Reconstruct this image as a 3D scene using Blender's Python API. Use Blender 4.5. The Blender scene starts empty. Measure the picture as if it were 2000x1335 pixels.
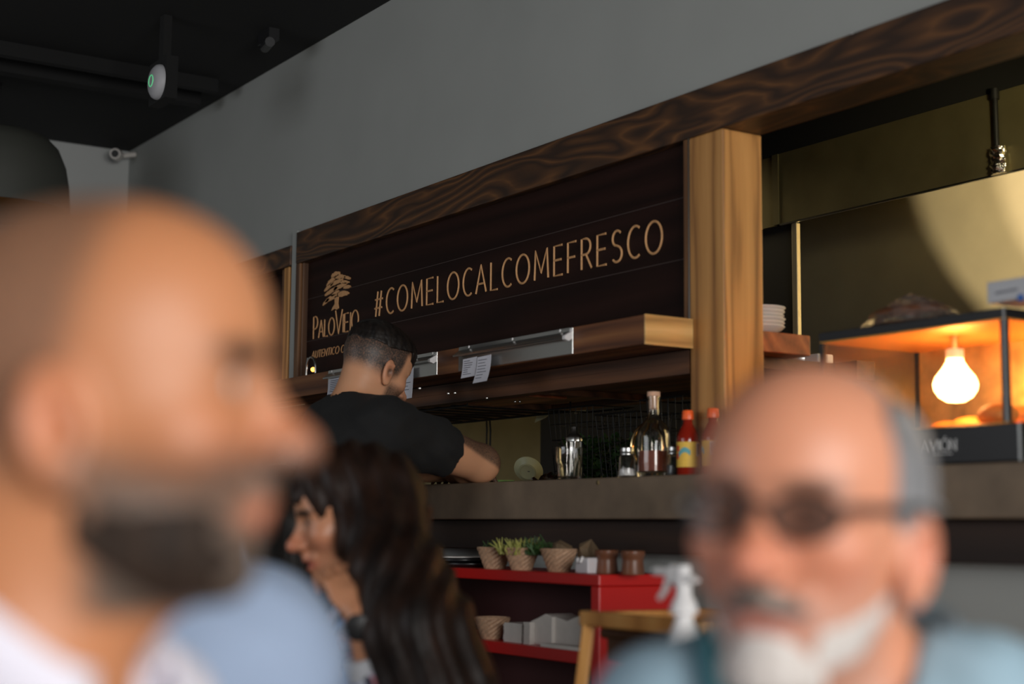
import bpy, bmesh, math, random
import numpy as np
from mathutils import Vector, Matrix
random.seed(7)
rng = np.random.RandomState(7)
sc = bpy.context.scene
C = sc.collection
PI = math.pi

# ------------------------------------------------------------------ camera
CAMP = np.array([0.0, 0.0, 1.06])
YAW, PITCH, ROLL, FPX = 0.5815763553, 0.1213516318, -0.0087266462, 3000.0
CF = np.array([-math.cos(YAW)*math.cos(PITCH), math.sin(YAW)*math.cos(PITCH), math.sin(PITCH)])
_R = np.cross(CF, [0, 0, 1]); _R /= np.linalg.norm(_R); _U = np.cross(_R, CF)
CR = math.cos(ROLL)*_R - math.sin(ROLL)*_U
CU = math.sin(ROLL)*_R + math.cos(ROLL)*_U
FH = np.array([CF[0], CF[1], 0]); FH /= np.linalg.norm(FH)      # horizontal view direction
RH = np.array([_R[0], _R[1], 0])                                  # horizontal right
UP = np.array([0, 0, 1.0])

def ray(px, py): return CF + CR*(px-1000)/FPX - CU*(py-667.5)/FPX
def on(px, py, ax, val):
    """point of the plane (axis ax = val) seen at photo pixel px, py"""
    d = ray(px, py); return CAMP + d*((val-CAMP[ax])/d[ax])
def at(px, py, d): return CAMP + ray(px, py)*d

cam = bpy.data.cameras.new('camera'); co = bpy.data.objects.new('camera', cam); C.objects.link(co)
co.matrix_world = Matrix(((CR[0], CU[0], -CF[0], 0), (CR[1], CU[1], -CF[1], 0), (CR[2], CU[2], -CF[2], CAMP[2]), (0, 0, 0, 1)))
cam.sensor_width = 36; cam.lens = 36*FPX/2000
cam.clip_start = 0.05; cam.clip_end = 60
cam.dof.use_dof = True; cam.dof.focus_distance = 4.75; cam.dof.aperture_fstop = 2.0
sc.camera = co

# ------------------------------------------------------------------ world, exposure, daylight
w = bpy.data.worlds.new('world'); sc.world = w; w.use_nodes = True
w.node_tree.nodes['Background'].inputs[0].default_value = (0.55, 0.65, 0.8, 1)
w.node_tree.nodes['Background'].inputs[1].default_value = 0.25
sc.view_settings.view_transform = 'Standard'
sc.view_settings.look = 'None'
sc.view_settings.exposure = 0.0
sc.view_settings.gamma = 1.0
sc.view_settings.use_curve_mapping = False

def area(name, loc, target, sx, sy, power, col, spread=180):
    l = bpy.data.lights.new(name, 'AREA'); l.shape = 'RECTANGLE'; l.size = sx; l.size_y = sy
    l.energy = power; l.color = col; l.spread = math.radians(spread)
    o = bpy.data.objects.new(name, l); C.objects.link(o); o.location = loc
    o.rotation_euler = (Vector(target)-Vector(loc)).to_track_quat('-Z', 'Y').to_euler(); return o
def spot(name, loc, target, power, col, ang, blend, rad=0.03):
    l = bpy.data.lights.new(name, 'SPOT'); l.energy = power; l.color = col
    l.spot_size = math.radians(ang); l.spot_blend = blend; l.shadow_soft_size = rad
    o = bpy.data.objects.new(name, l); C.objects.link(o); o.location = loc
    o.rotation_euler = (Vector(target)-Vector(loc)).to_track_quat('-Z', 'Y').to_euler(); return o
# daylight from the dining room's right window; added front light fills faces and walls
area('daylight_right', (2.72, 0.35, 1.6), (-3, 0.9, 1.4), 2.6, 1.7, 185, (1.0, 0.98, 0.95))
area('fill_front', (-3.4, -2.95, 1.75), (-3.1, 2.0, 1.4), 3.0, 1.5, 42, (0.95, 0.97, 1.0))  # added fill, set in an unseen front opening
# kitchen lamps
spot('hood_lamp', (-1.5, 2.8, 1.5), (-2.4, 3.965, 2.0), 620, (1.0, 0.82, 0.52), 43.3, 0.03, 0.03)
spot('hood_lamp_narrow', (-1.5, 2.82, 1.52), (-2.36, 3.965, 2.02), 620, (1.0, 0.80, 0.56), 36.5, 0.06, 0.03)
spot('hood_wash', (-1.9, 2.75, 2.0), tuple(on(1900, 245, 1, 3.4)), 26, (1.0, 0.84, 0.45), 36, 1.0, 0.05)
area('kitchen_lamp', (-4.6, 3.3, 2.45), (-4.9, 3.9, 1.2), 0.6, 0.3, 11, (1.0, 0.80, 0.45))

# ------------------------------------------------------------------ materials
def newmat(name):
    m = bpy.data.materials.new(name); m.use_nodes = True
    return m, m.node_tree, m.node_tree.nodes['Principled BSDF']
def setp(b, col=None, rough=None, metal=None, **kw):
    if col is not None: b.inputs['Base Color'].default_value = (*col, 1)
    if rough is not None: b.inputs['Roughness'].default_value = rough
    if metal is not None: b.inputs['Metallic'].default_value = metal
    for k, v in kw.items(): b.inputs[k].default_value = v
def coords(nt, scale=(1, 1, 1), rot=(0, 0, 0)):
    tc = nt.nodes.new('ShaderNodeTexCoord'); mp = nt.nodes.new('ShaderNodeMapping')
    mp.inputs['Scale'].default_value = scale; mp.inputs['Rotation'].default_value = rot
    nt.links.new(tc.outputs['Object'], mp.inputs['Vector']); return mp.outputs[0]
def ramp(nt, fac, stops):
    r = nt.nodes.new('ShaderNodeValToRGB'); e = r.color_ramp.elements
    while len(e) < len(stops): e.new(0.5)
    for q, (p, c) in zip(e, stops): q.position = p; q.color = (*c, 1)
    nt.links.new(fac, r.inputs[0]); return r.outputs[0]
def noise(nt, vec, scale, detail=4, rough=0.5, dist=0.0):
    n = nt.nodes.new('ShaderNodeTexNoise'); n.inputs['Scale'].default_value = scale
    n.inputs['Detail'].default_value = detail; n.inputs['Roughness'].default_value = rough
    n.inputs['Distortion'].default_value = dist
    nt.links.new(vec, n.inputs['Vector']); return n.outputs['Fac']
def bump(nt, b, fac, strength=0.2, dist=0.005):
    n = nt.nodes.new('ShaderNodeBump'); n.inputs['Strength'].default_value = strength; n.inputs['Distance'].default_value = dist
    nt.links.new(fac, n.inputs['Height']); nt.links.new(n.outputs[0], b.inputs['Normal'])
def plain(name, col, rough=0.5, metal=0.0, var=0.0, vscale=8, bmp=0.0, **kw):
    m, nt, b = newmat(name); setp(b, col, rough, metal, **kw)
    if var or bmp:
        f = noise(nt, coords(nt), vscale, 5)
        if var:
            c = ramp(nt, f, [(0.25, tuple(x*(1-var) for x in col)), (0.75, tuple(min(1, x*(1+var)) for x in col))])
            nt.links.new(c, b.inputs['Base Color'])
        if bmp: bump(nt, b, f, bmp)
    return m
def wood(name, dark, mid, light, axis=0, ring=9.0, dist=4.0, rough=0.5, fine=60, stretch=0.12, p=(0.2, 0.5, 0.8)):
    m, nt, b = newmat(name); setp(b, mid, rough)
    s = [1, 1, 1]; s[axis] = stretch
    v = coords(nt, tuple(s))
    n1 = nt.nodes.new('ShaderNodeTexNoise'); n1.inputs['Scale'].default_value = ring*0.35; n1.inputs['Detail'].default_value = 2
    n1.inputs['Distortion'].default_value = 0.4
    nt.links.new(v, n1.inputs['Vector'])
    mul = nt.nodes.new('ShaderNodeMath'); mul.operation = 'MULTIPLY'; mul.inputs[1].default_value = dist
    nt.links.new(n1.outputs['Fac'], mul.inputs[0])
    sep = nt.nodes.new('ShaderNodeSeparateXYZ'); nt.links.new(v, sep.inputs[0])
    ad = nt.nodes.new('ShaderNodeMath'); ad.operation = 'ADD'
    nt.links.new(sep.outputs[(axis+1) % 3], ad.inputs[0]); nt.links.new(sep.outputs[(axis+2) % 3], ad.inputs[1])
    m2 = nt.nodes.new('ShaderNodeMath'); m2.operation = 'MULTIPLY'; m2.inputs[1].default_value = ring*1.2
    nt.links.new(ad.outputs[0], m2.inputs[0])
    a2 = nt.nodes.new('ShaderNodeMath'); a2.operation = 'ADD'
    nt.links.new(mul.outputs[0], a2.inputs[0]); nt.links.new(m2.outputs[0], a2.inputs[1])
    fr = nt.nodes.new('ShaderNodeMath'); fr.operation = 'PINGPONG'; fr.inputs[1].default_value = 0.5
    nt.links.new(a2.outputs[0], fr.inputs[0])
    s2 = [fine]*3; s2[axis] = fine*0.05
    nf = noise(nt, coords(nt, tuple(s2)), 1.0, 4, 0.6)
    mx = nt.nodes.new('ShaderNodeMath'); mx.operation = 'MULTIPLY_ADD'; mx.inputs[1].default_value = 0.5
    nt.links.new(nf, mx.inputs[0])
    m3 = nt.nodes.new('ShaderNodeMath'); m3.operation = 'MULTIPLY_ADD'; m3.inputs[1].default_value = 1.0; m3.inputs[2].default_value = -0.02
    nt.links.new(fr.outputs[0], m3.inputs[0]); nt.links.new(m3.outputs[0], mx.inputs[2])
    c = ramp(nt, mx.outputs[0], [(p[0], dark), (p[1], mid), (p[2], light)])
    nt.links.new(c, b.inputs['Base Color']); bump(nt, b, mx.outputs[0], 0.12, 0.002)
    return m
def glassmat(name, col=(1, 1, 1), rough=0.0, ior=1.45):
    m, nt, b = newmat(name); setp(b, col, rough, 0, IOR=ior); b.inputs['Transmission Weight'].default_value = 1.0; return m
def emis(name, col, strength):
    m, nt, b = newmat(name); setp(b, col, 0.5); b.inputs['Emission Color'].default_value = (*col, 1); b.inputs['Emission Strength'].default_value = strength; return m
def skinmat(name, hair=(0.02, 0.015, 0.012), sheen=0.42):
    m, nt, b = newmat(name); setp(b, None, sheen)
    a = nt.nodes.new('ShaderNodeVertexColor'); a.layer_name = 'Col'
    h = nt.nodes.new('ShaderNodeAttribute'); h.attribute_name = 'stubble'
    f = noise(nt, coords(nt), 260, 2)
    mm = nt.nodes.new('ShaderNodeMath'); mm.operation = 'MULTIPLY_ADD'; mm.inputs[1].default_value = 1.1; mm.inputs[2].default_value = -0.5
    nt.links.new(f, mm.inputs[0])
    ad = nt.nodes.new('ShaderNodeMath'); ad.operation = 'MULTIPLY_ADD'; ad.use_clamp = True
    nt.links.new(mm.outputs[0], ad.inputs[0]); nt.links.new(h.outputs['Fac'], ad.inputs[1]); nt.links.new(h.outputs['Fac'], ad.inputs[2])
    mix = nt.nodes.new('ShaderNodeMix'); mix.data_type = 'RGBA'; mix.inputs[7].default_value = (*hair, 1)
    nt.links.new(ad.outputs[0], mix.inputs[0]); nt.links.new(a.outputs[0], mix.inputs[6]); nt.links.new(mix.outputs[2], b.inputs['Base Color'])
    b.inputs['Subsurface Weight'].default_value = 0.12; b.inputs['Subsurface Radius'].default_value = (0.9, 0.35, 0.2); b.inputs['Subsurface Scale'].default_value = 0.006
    return m
def hairmat(name, dark, light, scale=30, rough=0.45, stretch=(1, 1, 0.15)):
    m, nt, b = newmat(name); setp(b, dark, rough); b.inputs['Specular IOR Level'].default_value = 0.22
    f = noise(nt, coords(nt, stretch), scale, 4, 0.6)
    nt.links.new(ramp(nt, f, [(0.3, dark), (0.7, light)]), b.inputs['Base Color']); bump(nt, b, f, 0.5, 0.004); return m

M = {}
M['wall'] = plain('grey_wall_paint', (0.345, 0.357, 0.342), 0.75, 0, 0.05, 2.5, 0.05)
M['endwall'] = plain('pale_wall_paint', (0.42, 0.43, 0.42), 0.8)
M['ceiling'] = plain('black_ceiling_paint', (0.0045, 0.0045, 0.0045), 0.9, 0, 0.1, 3)
M['floor'] = wood('floor_boards', (0.05, 0.035, 0.025), (0.10, 0.07, 0.05), (0.16, 0.12, 0.08), 0, 5, 3, 0.5)
M['beam'] = wood('dark_stained_timber', (0.034, 0.016, 0.008), (0.085, 0.036, 0.013), (0.23, 0.095, 0.028), 0, 20, 11.0, 0.5, 50, 0.22, (0.28, 0.60, 0.95))
M['frame'] = wood('stained_timber', (0.05, 0.02, 0.008), (0.12, 0.052, 0.02), (0.22, 0.10, 0.035), 2, 12, 4, 0.5)
M['pillar'] = wood('golden_pine_timber', (0.17, 0.065, 0.018), (0.47, 0.225, 0.065), (0.62, 0.32, 0.105), 2, 16, 5.0, 0.55, 60, 0.10, (0.12, 0.45, 0.95))
M['shelf'] = wood('brown_shelf_timber', (0.08, 0.026, 0.009), (0.17, 0.060, 0.020), (0.27, 0.11, 0.036), 0, 12, 4, 0.55)
M['shelfend'] = wood('sawn_pine', (0.38, 0.2, 0.06), (0.62, 0.36, 0.12), (0.75, 0.48, 0.19), 1, 18, 3, 0.55)
M['deck'] = wood('dark_deck_timber', (0.035, 0.014, 0.006), (0.085, 0.034, 0.015), (0.15, 0.06, 0.024), 0, 10, 4, 0.6)
M['redplank'] = wood('reddish_plank', (0.20, 0.05, 0.018), (0.34, 0.085, 0.03), (0.44, 0.13, 0.045), 0, 14, 3, 0.5)
M['sign'] = wood('sign_dark_stain', (0.011, 0.0040, 0.0028), (0.017, 0.006, 0.004), (0.024, 0.0085, 0.006), 0, 10, 3, 0.55)
M['sign'].node_tree.nodes['Principled BSDF'].inputs['Specular IOR Level'].default_value = 0.15
M['groove'] = plain('plank_groove', (0.05, 0.03, 0.025), 0.6)
M['carved'] = plain('carved_bare_wood', (0.62, 0.33, 0.145), 0.6, 0, 0.12, 90)
M['counter'] = plain('brown_concrete', (0.165, 0.118, 0.078), 0.6, 0, 0.28, 9, 0.1)
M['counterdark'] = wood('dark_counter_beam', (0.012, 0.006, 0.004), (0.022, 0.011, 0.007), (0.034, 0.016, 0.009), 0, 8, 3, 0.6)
M['steel'] = plain('steel', (0.6, 0.6, 0.58), 0.28, 1.0)
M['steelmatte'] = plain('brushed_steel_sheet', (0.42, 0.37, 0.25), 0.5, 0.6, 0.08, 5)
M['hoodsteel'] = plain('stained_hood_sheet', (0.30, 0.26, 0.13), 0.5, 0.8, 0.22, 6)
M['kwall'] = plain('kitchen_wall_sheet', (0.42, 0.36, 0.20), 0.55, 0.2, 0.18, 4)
M['black'] = plain('black_metal', (0.012, 0.012, 0.013), 0.45)
M['blackpl'] = plain('black_plastic', (0.02, 0.02, 0.022), 0.35)
M['duct'] = plain('dark_grey_enamel', (0.055, 0.057, 0.048), 0.6)
M['white'] = plain('white_plastic', (0.75, 0.73, 0.73), 0.4)
M['apwhite'] = plain('smoke_white_plastic', (0.42, 0.42, 0.44), 0.5)
M['paper'] = plain('receipt_paper', (0.62, 0.62, 0.68), 0.8, 0, 0.05, 40)
M['ink'] = plain('grey_print', (0.10, 0.10, 0.13), 0.8)
M['china'] = plain('white_china', (0.70, 0.66, 0.62), 0.3)
M['green_china'] = plain('cream_enamel', (0.55, 0.55, 0.33), 0.35)
M['greenpl'] = plain('green_plastic', (0.12, 0.28, 0.10), 0.4)
M['red'] = plain('red_lacquer', (0.46, 0.010, 0.008), 0.33, 0, 0.04, 3)
M['wicker'] = plain('wicker', (0.42, 0.26, 0.16), 0.7, 0, 0.3, 120)
M['napkin'] = plain('white_napkins', (0.62, 0.58, 0.54), 0.9, 0, 0.06, 30)
M['greypl'] = plain('grey_white_plastic', (0.55, 0.53, 0.55), 0.5)
M['clay'] = plain('brown_clay', (0.14, 0.052, 0.025), 0.35, 0, 0.2, 20)
M['glass'] = glassmat('clear_glass')
M['glassdark'] = glassmat('clear_bottle_glass', (0.95, 0.93, 0.88))
M['sauce'] = plain('red_sauce', (0.26, 0.05, 0.022), 0.35)
M['hot'] = plain('hot_sauce', (0.24, 0.014, 0.006), 0.12)
M['orangecap'] = plain('orange_cap', (0.90, 0.13, 0.025), 0.4)
M['cork'] = plain('cork_cap', (0.60, 0.36, 0.24), 0.7)
M['salt'] = plain('salt', (0.7, 0.68, 0.66), 0.9)
M['yellow'] = plain('yellow_label', (0.80, 0.50, 0.07), 0.6, 0, 0.1, 60)
M['teal'] = plain('teal_print', (0.12, 0.38, 0.42), 0.6)
M['labelred'] = plain('red_print', (0.55, 0.05, 0.02), 0.6)
M['wire'] = plain('dark_wire', (0.010, 0.010, 0.010), 0.5, 0.2)
M['leaf'] = plain('leaf_green', (0.035, 0.085, 0.02), 0.6, 0, 0.5, 40)
M['brass'] = plain('gold_foil', (0.75, 0.55, 0.28), 0.25, 1.0)
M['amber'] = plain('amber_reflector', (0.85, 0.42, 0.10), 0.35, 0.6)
M['goldpanel'] = plain('gold_reflector_panel', (0.60, 0.42, 0.16), 0.38, 0.8, 0.45, 16, 0.3)
M['bread'] = plain('baked_bread', (0.62, 0.28, 0.06), 0.55, 0, 0.2, 20)
M['chairwood'] = wood('light_high_chair_wood', (0.42, 0.18, 0.045), (0.56, 0.26, 0.07), (0.64, 0.33, 0.10), 2, 8, 3, 0.45)
M['bulb'] = emis('lit_bulb', (1.0, 0.46, 0.14), 42)
M['amberglow'] = emis('amber_lamp', (1.0, 0.35, 0.05), 6)
M['greenled'] = emis('green_led', (0.15, 0.8, 0.35), 0.35)
M['letter'] = plain('grey_lettering', (0.5, 0.5, 0.5), 0.6)
M['blueink'] = plain('blue_print', (0.04, 0.13, 0.42), 0.6)
M['cardbox'] = plain('white_card', (0.46, 0.47, 0.50), 0.6)
M['foil'] = plain('crumpled_foil', (0.9, 0.85, 0.75), 0.22, 1.0, 0.1, 60, 0.8)
m_, nt_, b_ = newmat('clear_film'); setp(b_, (1.0, 0.93, 0.85), 0.06); b_.inputs['Transmission Weight'].default_value = 0.94; b_.inputs['IOR'].default_value = 1.3; bump(nt_, b_, noise(nt_, coords(nt_), 18, 2, 0.5, 0.5), 0.7, 0.02); M['film'] = m_
M['trousers'] = plain('dark_trousers', (0.02, 0.022, 0.03), 0.85)
M['shoe'] = plain('black_shoe_leather', (0.012, 0.012, 0.012), 0.4)
M['blackshirt'] = plain('black_cotton', (0.0065, 0.0065, 0.0068), 0.92, 0, 0.15, 30)
M['whiteshirt'] = plain('white_cotton', (0.66, 0.64, 0.72), 0.85, 0, 0.04, 10)
M['blueshirt'] = plain('sky_blue_cotton', (0.30, 0.38, 0.53), 0.85, 0, 0.06, 6)
M['denim'] = plain('washed_blue_chambray', (0.30, 0.44, 0.53), 0.9, 0, 0.30, 14)
M['tealfab'] = plain('teal_cotton', (0.035, 0.13, 0.16), 0.9)
M['eyewhite'] = plain('eye_white', (0.6, 0.57, 0.53), 0.15)
M['iris'] = plain('dark_iris', (0.02, 0.01, 0.006), 0.1)
m_, nt_, b_ = newmat('floral_print'); setp(b_, None, 0.8)
vo = nt_.nodes.new('ShaderNodeTexVoronoi'); vo.inputs['Scale'].default_value = 60; nt_.links.new(coords(nt_), vo.inputs['Vector'])
sp = nt_.nodes.new('ShaderNodeSeparateColor'); nt_.links.new(vo.outputs['Color'], sp.inputs[0])
nt_.links.new(ramp(nt_, sp.outputs[0], [(0.0, (0.02, 0.025, 0.05)), (0.40, (0.03, 0.03, 0.05)), (0.46, (0.55, 0.16, 0.20)), (0.62, (0.6, 0.5, 0.55)), (0.78, (0.16, 0.33, 0.6)), (1.0, (0.7, 0.68, 0.72))]), b_.inputs['Base Color'])
nt_.nodes[-1].color_ramp.interpolation = 'LINEAR'; M['floral'] = m_

# ------------------------------------------------------------------ object helpers
class MB:
    def __init__(s): s.v = []; s.f = []; s.mi = []; s.cur = 0
    def add(s, v, f):
        n = len(s.v); s.v += [tuple(map(float, p)) for p in v]; s.f += [tuple(i+n for i in q) for q in f]; s.mi += [s.cur]*len(f); return s
    def box(s, x0, x1, y0, y1, z0, z1):
        v = [(x, y, z) for z in (z0, z1) for y in (y0, y1) for x in (x0, x1)]
        return s.add(v, [(0, 2, 3, 1), (4, 5, 7, 6), (0, 1, 5, 4), (2, 6, 7, 3), (0, 4, 6, 2), (1, 3, 7, 5)])
    def prism(s, poly, z0, z1, ax=2):
        """closed polygon extruded along axis ax; poly coordinates are the two other axes in order"""
        n = len(poly); v = []
        for z in (z0, z1):
            for a, b in poly:
                p = [a, b]; p.insert(ax, z); v.append(p)
        f = [tuple(range(n))[::-1], tuple(range(n, 2*n))]+[(i, (i+1) % n, n+(i+1) % n, n+i) for i in range(n)]
        return s.add(v, f)
    def tube(s, pts, r, n=8, closed=False, flat=None):
        pts = [np.array(p, float) for p in pts]; m = len(pts)
        rr = r if hasattr(r, '__len__') else [r]*m
        v = []; prev = None
        for i, p in enumerate(pts):
            a = pts[(i-1) % m] if (closed or i > 0) else p; b = pts[(i+1) % m] if (closed or i < m-1) else p
            t = b-a; t = t/(np.linalg.norm(t)+1e-12)
            if prev is None:
                h = np.array([0, 0, 1.]) if abs(t[2]) < 0.9 else np.array([1., 0, 0])
                nrm = np.cross(t, h)
            else: nrm = prev-t*np.dot(prev, t)
            nrm /= (np.linalg.norm(nrm)+1e-12); prev = nrm; bi = np.cross(t, nrm)
            for k in range(n):
                a_ = 2*PI*k/n; v.append(p+rr[i]*(math.cos(a_)*nrm+math.sin(a_)*bi))
        f = []
        for i in range(m if closed else m-1):
            for k in range(n):
                j = (i+1) % m; f.append((i*n+k, i*n+(k+1) % n, j*n+(k+1) % n, j*n+k))
        if not closed: f += [tuple(range(n))[::-1], tuple(range((m-1)*n, m*n))]
        return s.add(v, f)
    def lathe(s, prof, c=(0, 0, 0), n=32, axis=2, flute=0, fa=0.0, rot=None):
        v = []
        for r, z in prof:
            for k in range(n):
                a = 2*PI*k/n; q = r*(1+(fa*math.cos(flute*a) if flute else 0))
                p = [q*math.cos(a), q*math.sin(a)]; p.insert(axis, z); p = np.array(p)
                if rot is not None: p = rot@p
                v.append(p+np.array(c))
        m = len(prof); f = [(i*n+k, i*n+(k+1) % n, (i+1)*n+(k+1) % n, (i+1)*n+k) for i in range(m-1) for k in range(n)]
        if prof[0][0] > 1e-6: f.append(tuple(range(n))[::-1])
        if prof[-1][0] > 1e-6: f.append(tuple(range((m-1)*n, m*n)))
        return s.add(v, f)
    def ell(s, c, r, n=16, m=10, R=None):
        v = []
        for i in range(m+1):
            t = PI*i/m
            for k in range(n):
                a = 2*PI*k/n; p = np.array([r[0]*math.sin(t)*math.cos(a), r[1]*math.sin(t)*math.sin(a), r[2]*math.cos(t)])
                if R is not None: p = R@p
                v.append(p+np.array(c))
        return s.add(v, [(i*n+k, (i+1)*n+k, (i+1)*n+(k+1) % n, i*n+(k+1) % n) for i in range(m) for k in range(n)])
    def build(s, name, mats, parent=None, smooth=False, bevel=0, sub=0, kind=None):
        me = bpy.data.meshes.new(name); me.from_pydata(s.v, [], s.f)
        mats = mats if isinstance(mats, (list, tuple)) else [mats]
        for q in mats: me.materials.append(q)
        if len(mats) > 1: me.polygons.foreach_set('material_index', s.mi)
        bm = bmesh.new(); bm.from_mesh(me); bmesh.ops.remove_doubles(bm, verts=bm.verts, dist=1e-6)
        bmesh.ops.recalc_face_normals(bm, faces=bm.faces); bm.to_mesh(me); bm.free()
        me.update()
        if smooth: me.shade_smooth()
        return link(name, me, parent, bevel, sub, smooth, kind)
def link(name, me, parent=None, bevel=0, sub=0, smooth=False, kind=None):
    o = bpy.data.objects.new(name, me); C.objects.link(o)
    if parent is not None:
        o.parent = parent; o.matrix_parent_inverse = Matrix.Translation(-parent.location) if parent.get('_w') else Matrix()
    if bevel:
        b = o.modifiers.new('bevel', 'BEVEL'); b.width = bevel; b.segments = 2; b.limit_method = 'ANGLE'
    if sub:
        b = o.modifiers.new('sub', 'SUBSURF'); b.levels = sub; b.render_levels = sub
    if smooth:
        try: o.data.set_sharp_from_angle(angle=math.radians(40))
        except Exception: pass
    if kind: o['kind'] = kind
    return o
def tag(o, label, cat, group=None):
    o['label'] = label; o['category'] = cat
    if group: o['group'] = group
    return o
def thing(name, label, cat, loc, group=None, world=True):
    """Empty at the base of a thing. world=True: parts are given in world coordinates; False: relative to the Empty"""
    o = bpy.data.objects.new(name, None); C.objects.link(o); o.location = tuple(map(float, loc)); o.empty_display_size = 0.05
    if world: o['_w'] = 1
    return tag(o, label, cat, group)
def recenter(o):
    """origin of a one-mesh thing to the middle of its base"""
    v = np.array([p.co[:] for p in o.data.vertices]); c = (v.min(0)+v.max(0))/2; c[2] = v[:, 2].min()
    o.data.transform(Matrix.Translation(tuple(-c))); o.location = tuple(c); return o
def dup(root, loc, label=None, rz=0, children=True):
    r = root.copy(); C.objects.link(r); r.location = tuple(map(float, loc)); r.rotation_euler = (0, 0, rz)
    if label: r['label'] = label
    if children:
        for ch in list(root.children):
            c = ch.copy(); C.objects.link(c); c.parent = r
            for g in ch.children:
                d = g.copy(); C.objects.link(d); d.parent = c
    return r
def struct(name, mb, mat, parent=None, bevel=0): return mb.build(name, mat, parent, kind='structure', bevel=bevel)

# ------------------------------------------------------------------ the room
YW = 2.42            # front face of the bar wall
XL, XR, YF, ZC = -7.04, 2.8, -3.0, 2.843
YK = 4.0             # kitchen back wall
mb = MB(); mb.box(XL-0.15, XR+0.15, YF-0.15, YK+0.15, -0.1, 0); struct('floor', mb, M['floor'])
mb = MB(); mb.box(XL-0.15, XR+0.15, YF-0.15, 2.55, ZC, ZC+0.1); mb.box(XL-0.15, XR+0.15, 2.53, YK+0.15, 2.52, 2.6); struct('ceiling', mb, M['ceiling'])
mb = MB(); mb.box(XL-0.12, XL, YF, YK, 0, ZC); struct('wall_left', mb, M['endwall'])
# bar wall: upper part, lower part, ends and the strip between the two openings
mb = MB()
mb.box(XL, XR, YW, YW+0.1, 2.10, ZC); mb.box(XL, XR, YW, YW+0.1, 0, 1.086)
mb.box(XL, -6.4, YW, YW+0.1, 1.086, 2.1); mb.box(-5.150, -5.112, 2.405, YW+0.1, 1.575, 2.15); mb.box(-0.89, XR, YW, YW+0.1, 1.086, 2.1)
struct('wall_bar', mb, M['wall'])
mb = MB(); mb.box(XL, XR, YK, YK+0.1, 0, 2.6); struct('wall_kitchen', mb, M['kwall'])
# kitchen side wall
mb = MB(); mb.box(-0.9, -0.8, YW+0.1, YK, 0, 2.6); struct('wall_kitchen_right', mb, M['black'])
# dining-room walls out of view: right window, plus front opening added for the fill light
mb = MB(); mb.box(XR, XR+0.12, YF, -1.0, 0, ZC); mb.box(XR, XR+0.12, 1.7, YK, 0, ZC); mb.box(XR, XR+0.12, -1.0, 1.7, 0, 0.7); mb.box(XR, XR+0.12, -1.0, 1.7, 2.5, ZC)
struct('wall_right', mb, M['wall'])
mb = MB(); mb.box(XL, -5.0, YF-0.12, YF, 0, ZC); mb.box(-1.8, XR, YF-0.12, YF, 0, ZC); mb.box(-5.0, -1.8, YF-0.12, YF, 0, 0.9); mb.box(-5.0, -1.8, YF-0.12, YF, 2.5, ZC)
struct('wall_front', mb, M['wall'])
# kitchen soffit line: black band below the ceiling, and a black sheet standing in for dark space above the hood
mb = MB(); mb.box(-5.11, -0.9, 2.53, 2.56, 2.14, 2.52); mb.box(-5.0, -0.9, 3.405, 3.42, 2.279, 2.52); struct('trim_and_gap_shade', mb, M['ceiling'])
# black ceiling joist along the bar wall, and one crossing it
mb = MB(); mb.box(-5.13, -4.97, 1.826, 1.87, 2.53, 2.68); mb.box(-5.07, -5.03, 1.835, 1.865, 2.68, ZC); struct('trim_2', mb, M['ceiling'])
mb = MB(); mb.box(-5.9, -5.84, -2.9, 2.3, 2.78, ZC); mb.box(-5.7, -5.66, -2.9, 2.3, 2.79, ZC); struct('trim_3', mb, M['ceiling'])

# ------------------------------------------------------------------ timber frame of the bar opening
t = tag(recenter(MB().box(-5.108, -0.9, 2.400, 2.528, 2.024, 2.142).build('timber_beam', M['beam'], bevel=0.004)),
        'long dark-stained timber beam with wavy grain running above the sign', 'beam')
t = thing('timber_pillar', 'square golden pine pillar standing on the counter under the beam', 'pillar', (-2.80, 2.46, 1.19))
MB().box(-2.863, -2.738, 2.401, 2.527, 1.19, 2.0235).build('post', M['pillar'], t, bevel=0.004)
MB().box(-2.8675, -2.8635, 2.401, 2.41, 1.56, 2.0235).build('metal_edge_strip', M['steel'], t)
tag(recenter(MB().box(-2.888, -2.8685, 2.404, 2.46, 1.575, 2.0235).build('wood_trim', M['frame'])), 'narrow dark wood strip between sign and golden pillar', 'trim')

# left frame of the sign: moulded strip
mb = MB(); mb.box(-5.108, -5.075, 2.402, 2.47, 1.575, 2.0235); mb.box(-5.0745, -5.060, 2.410, 2.47, 1.575, 2.0235)
tag(recenter(mb.build('wood_trim', M['frame'], bevel=0.002)), 'brown moulded wood strip along left edge of the dark sign', 'trim')

# second opening further left
t = thing('side_window_frame', 'timber frame of the second opening, left of the sign and behind the bald man', 'frame', (-5.8, 2.45, 1.56))
MB().box(-6.45, -5.152, 2.398, 2.52, 2.024, 2.10).build('top_rail', M['beam'], t, bevel=0.003)
MB().box(-5.215, -5.172, 2.405, 2.50, 1.575, 2.0235).build('side_post', M['pillar'], t, bevel=0.003)
MB().box(-5.262, -5.216, 2.42, 2.50, 1.575, 2.0235).build('inner_post', M['frame'], t)
MB().box(-6.4, -5.263, 2.46, 2.50, 1.575, 2.0235).build('dark_panel', M['sign'], t)

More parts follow.
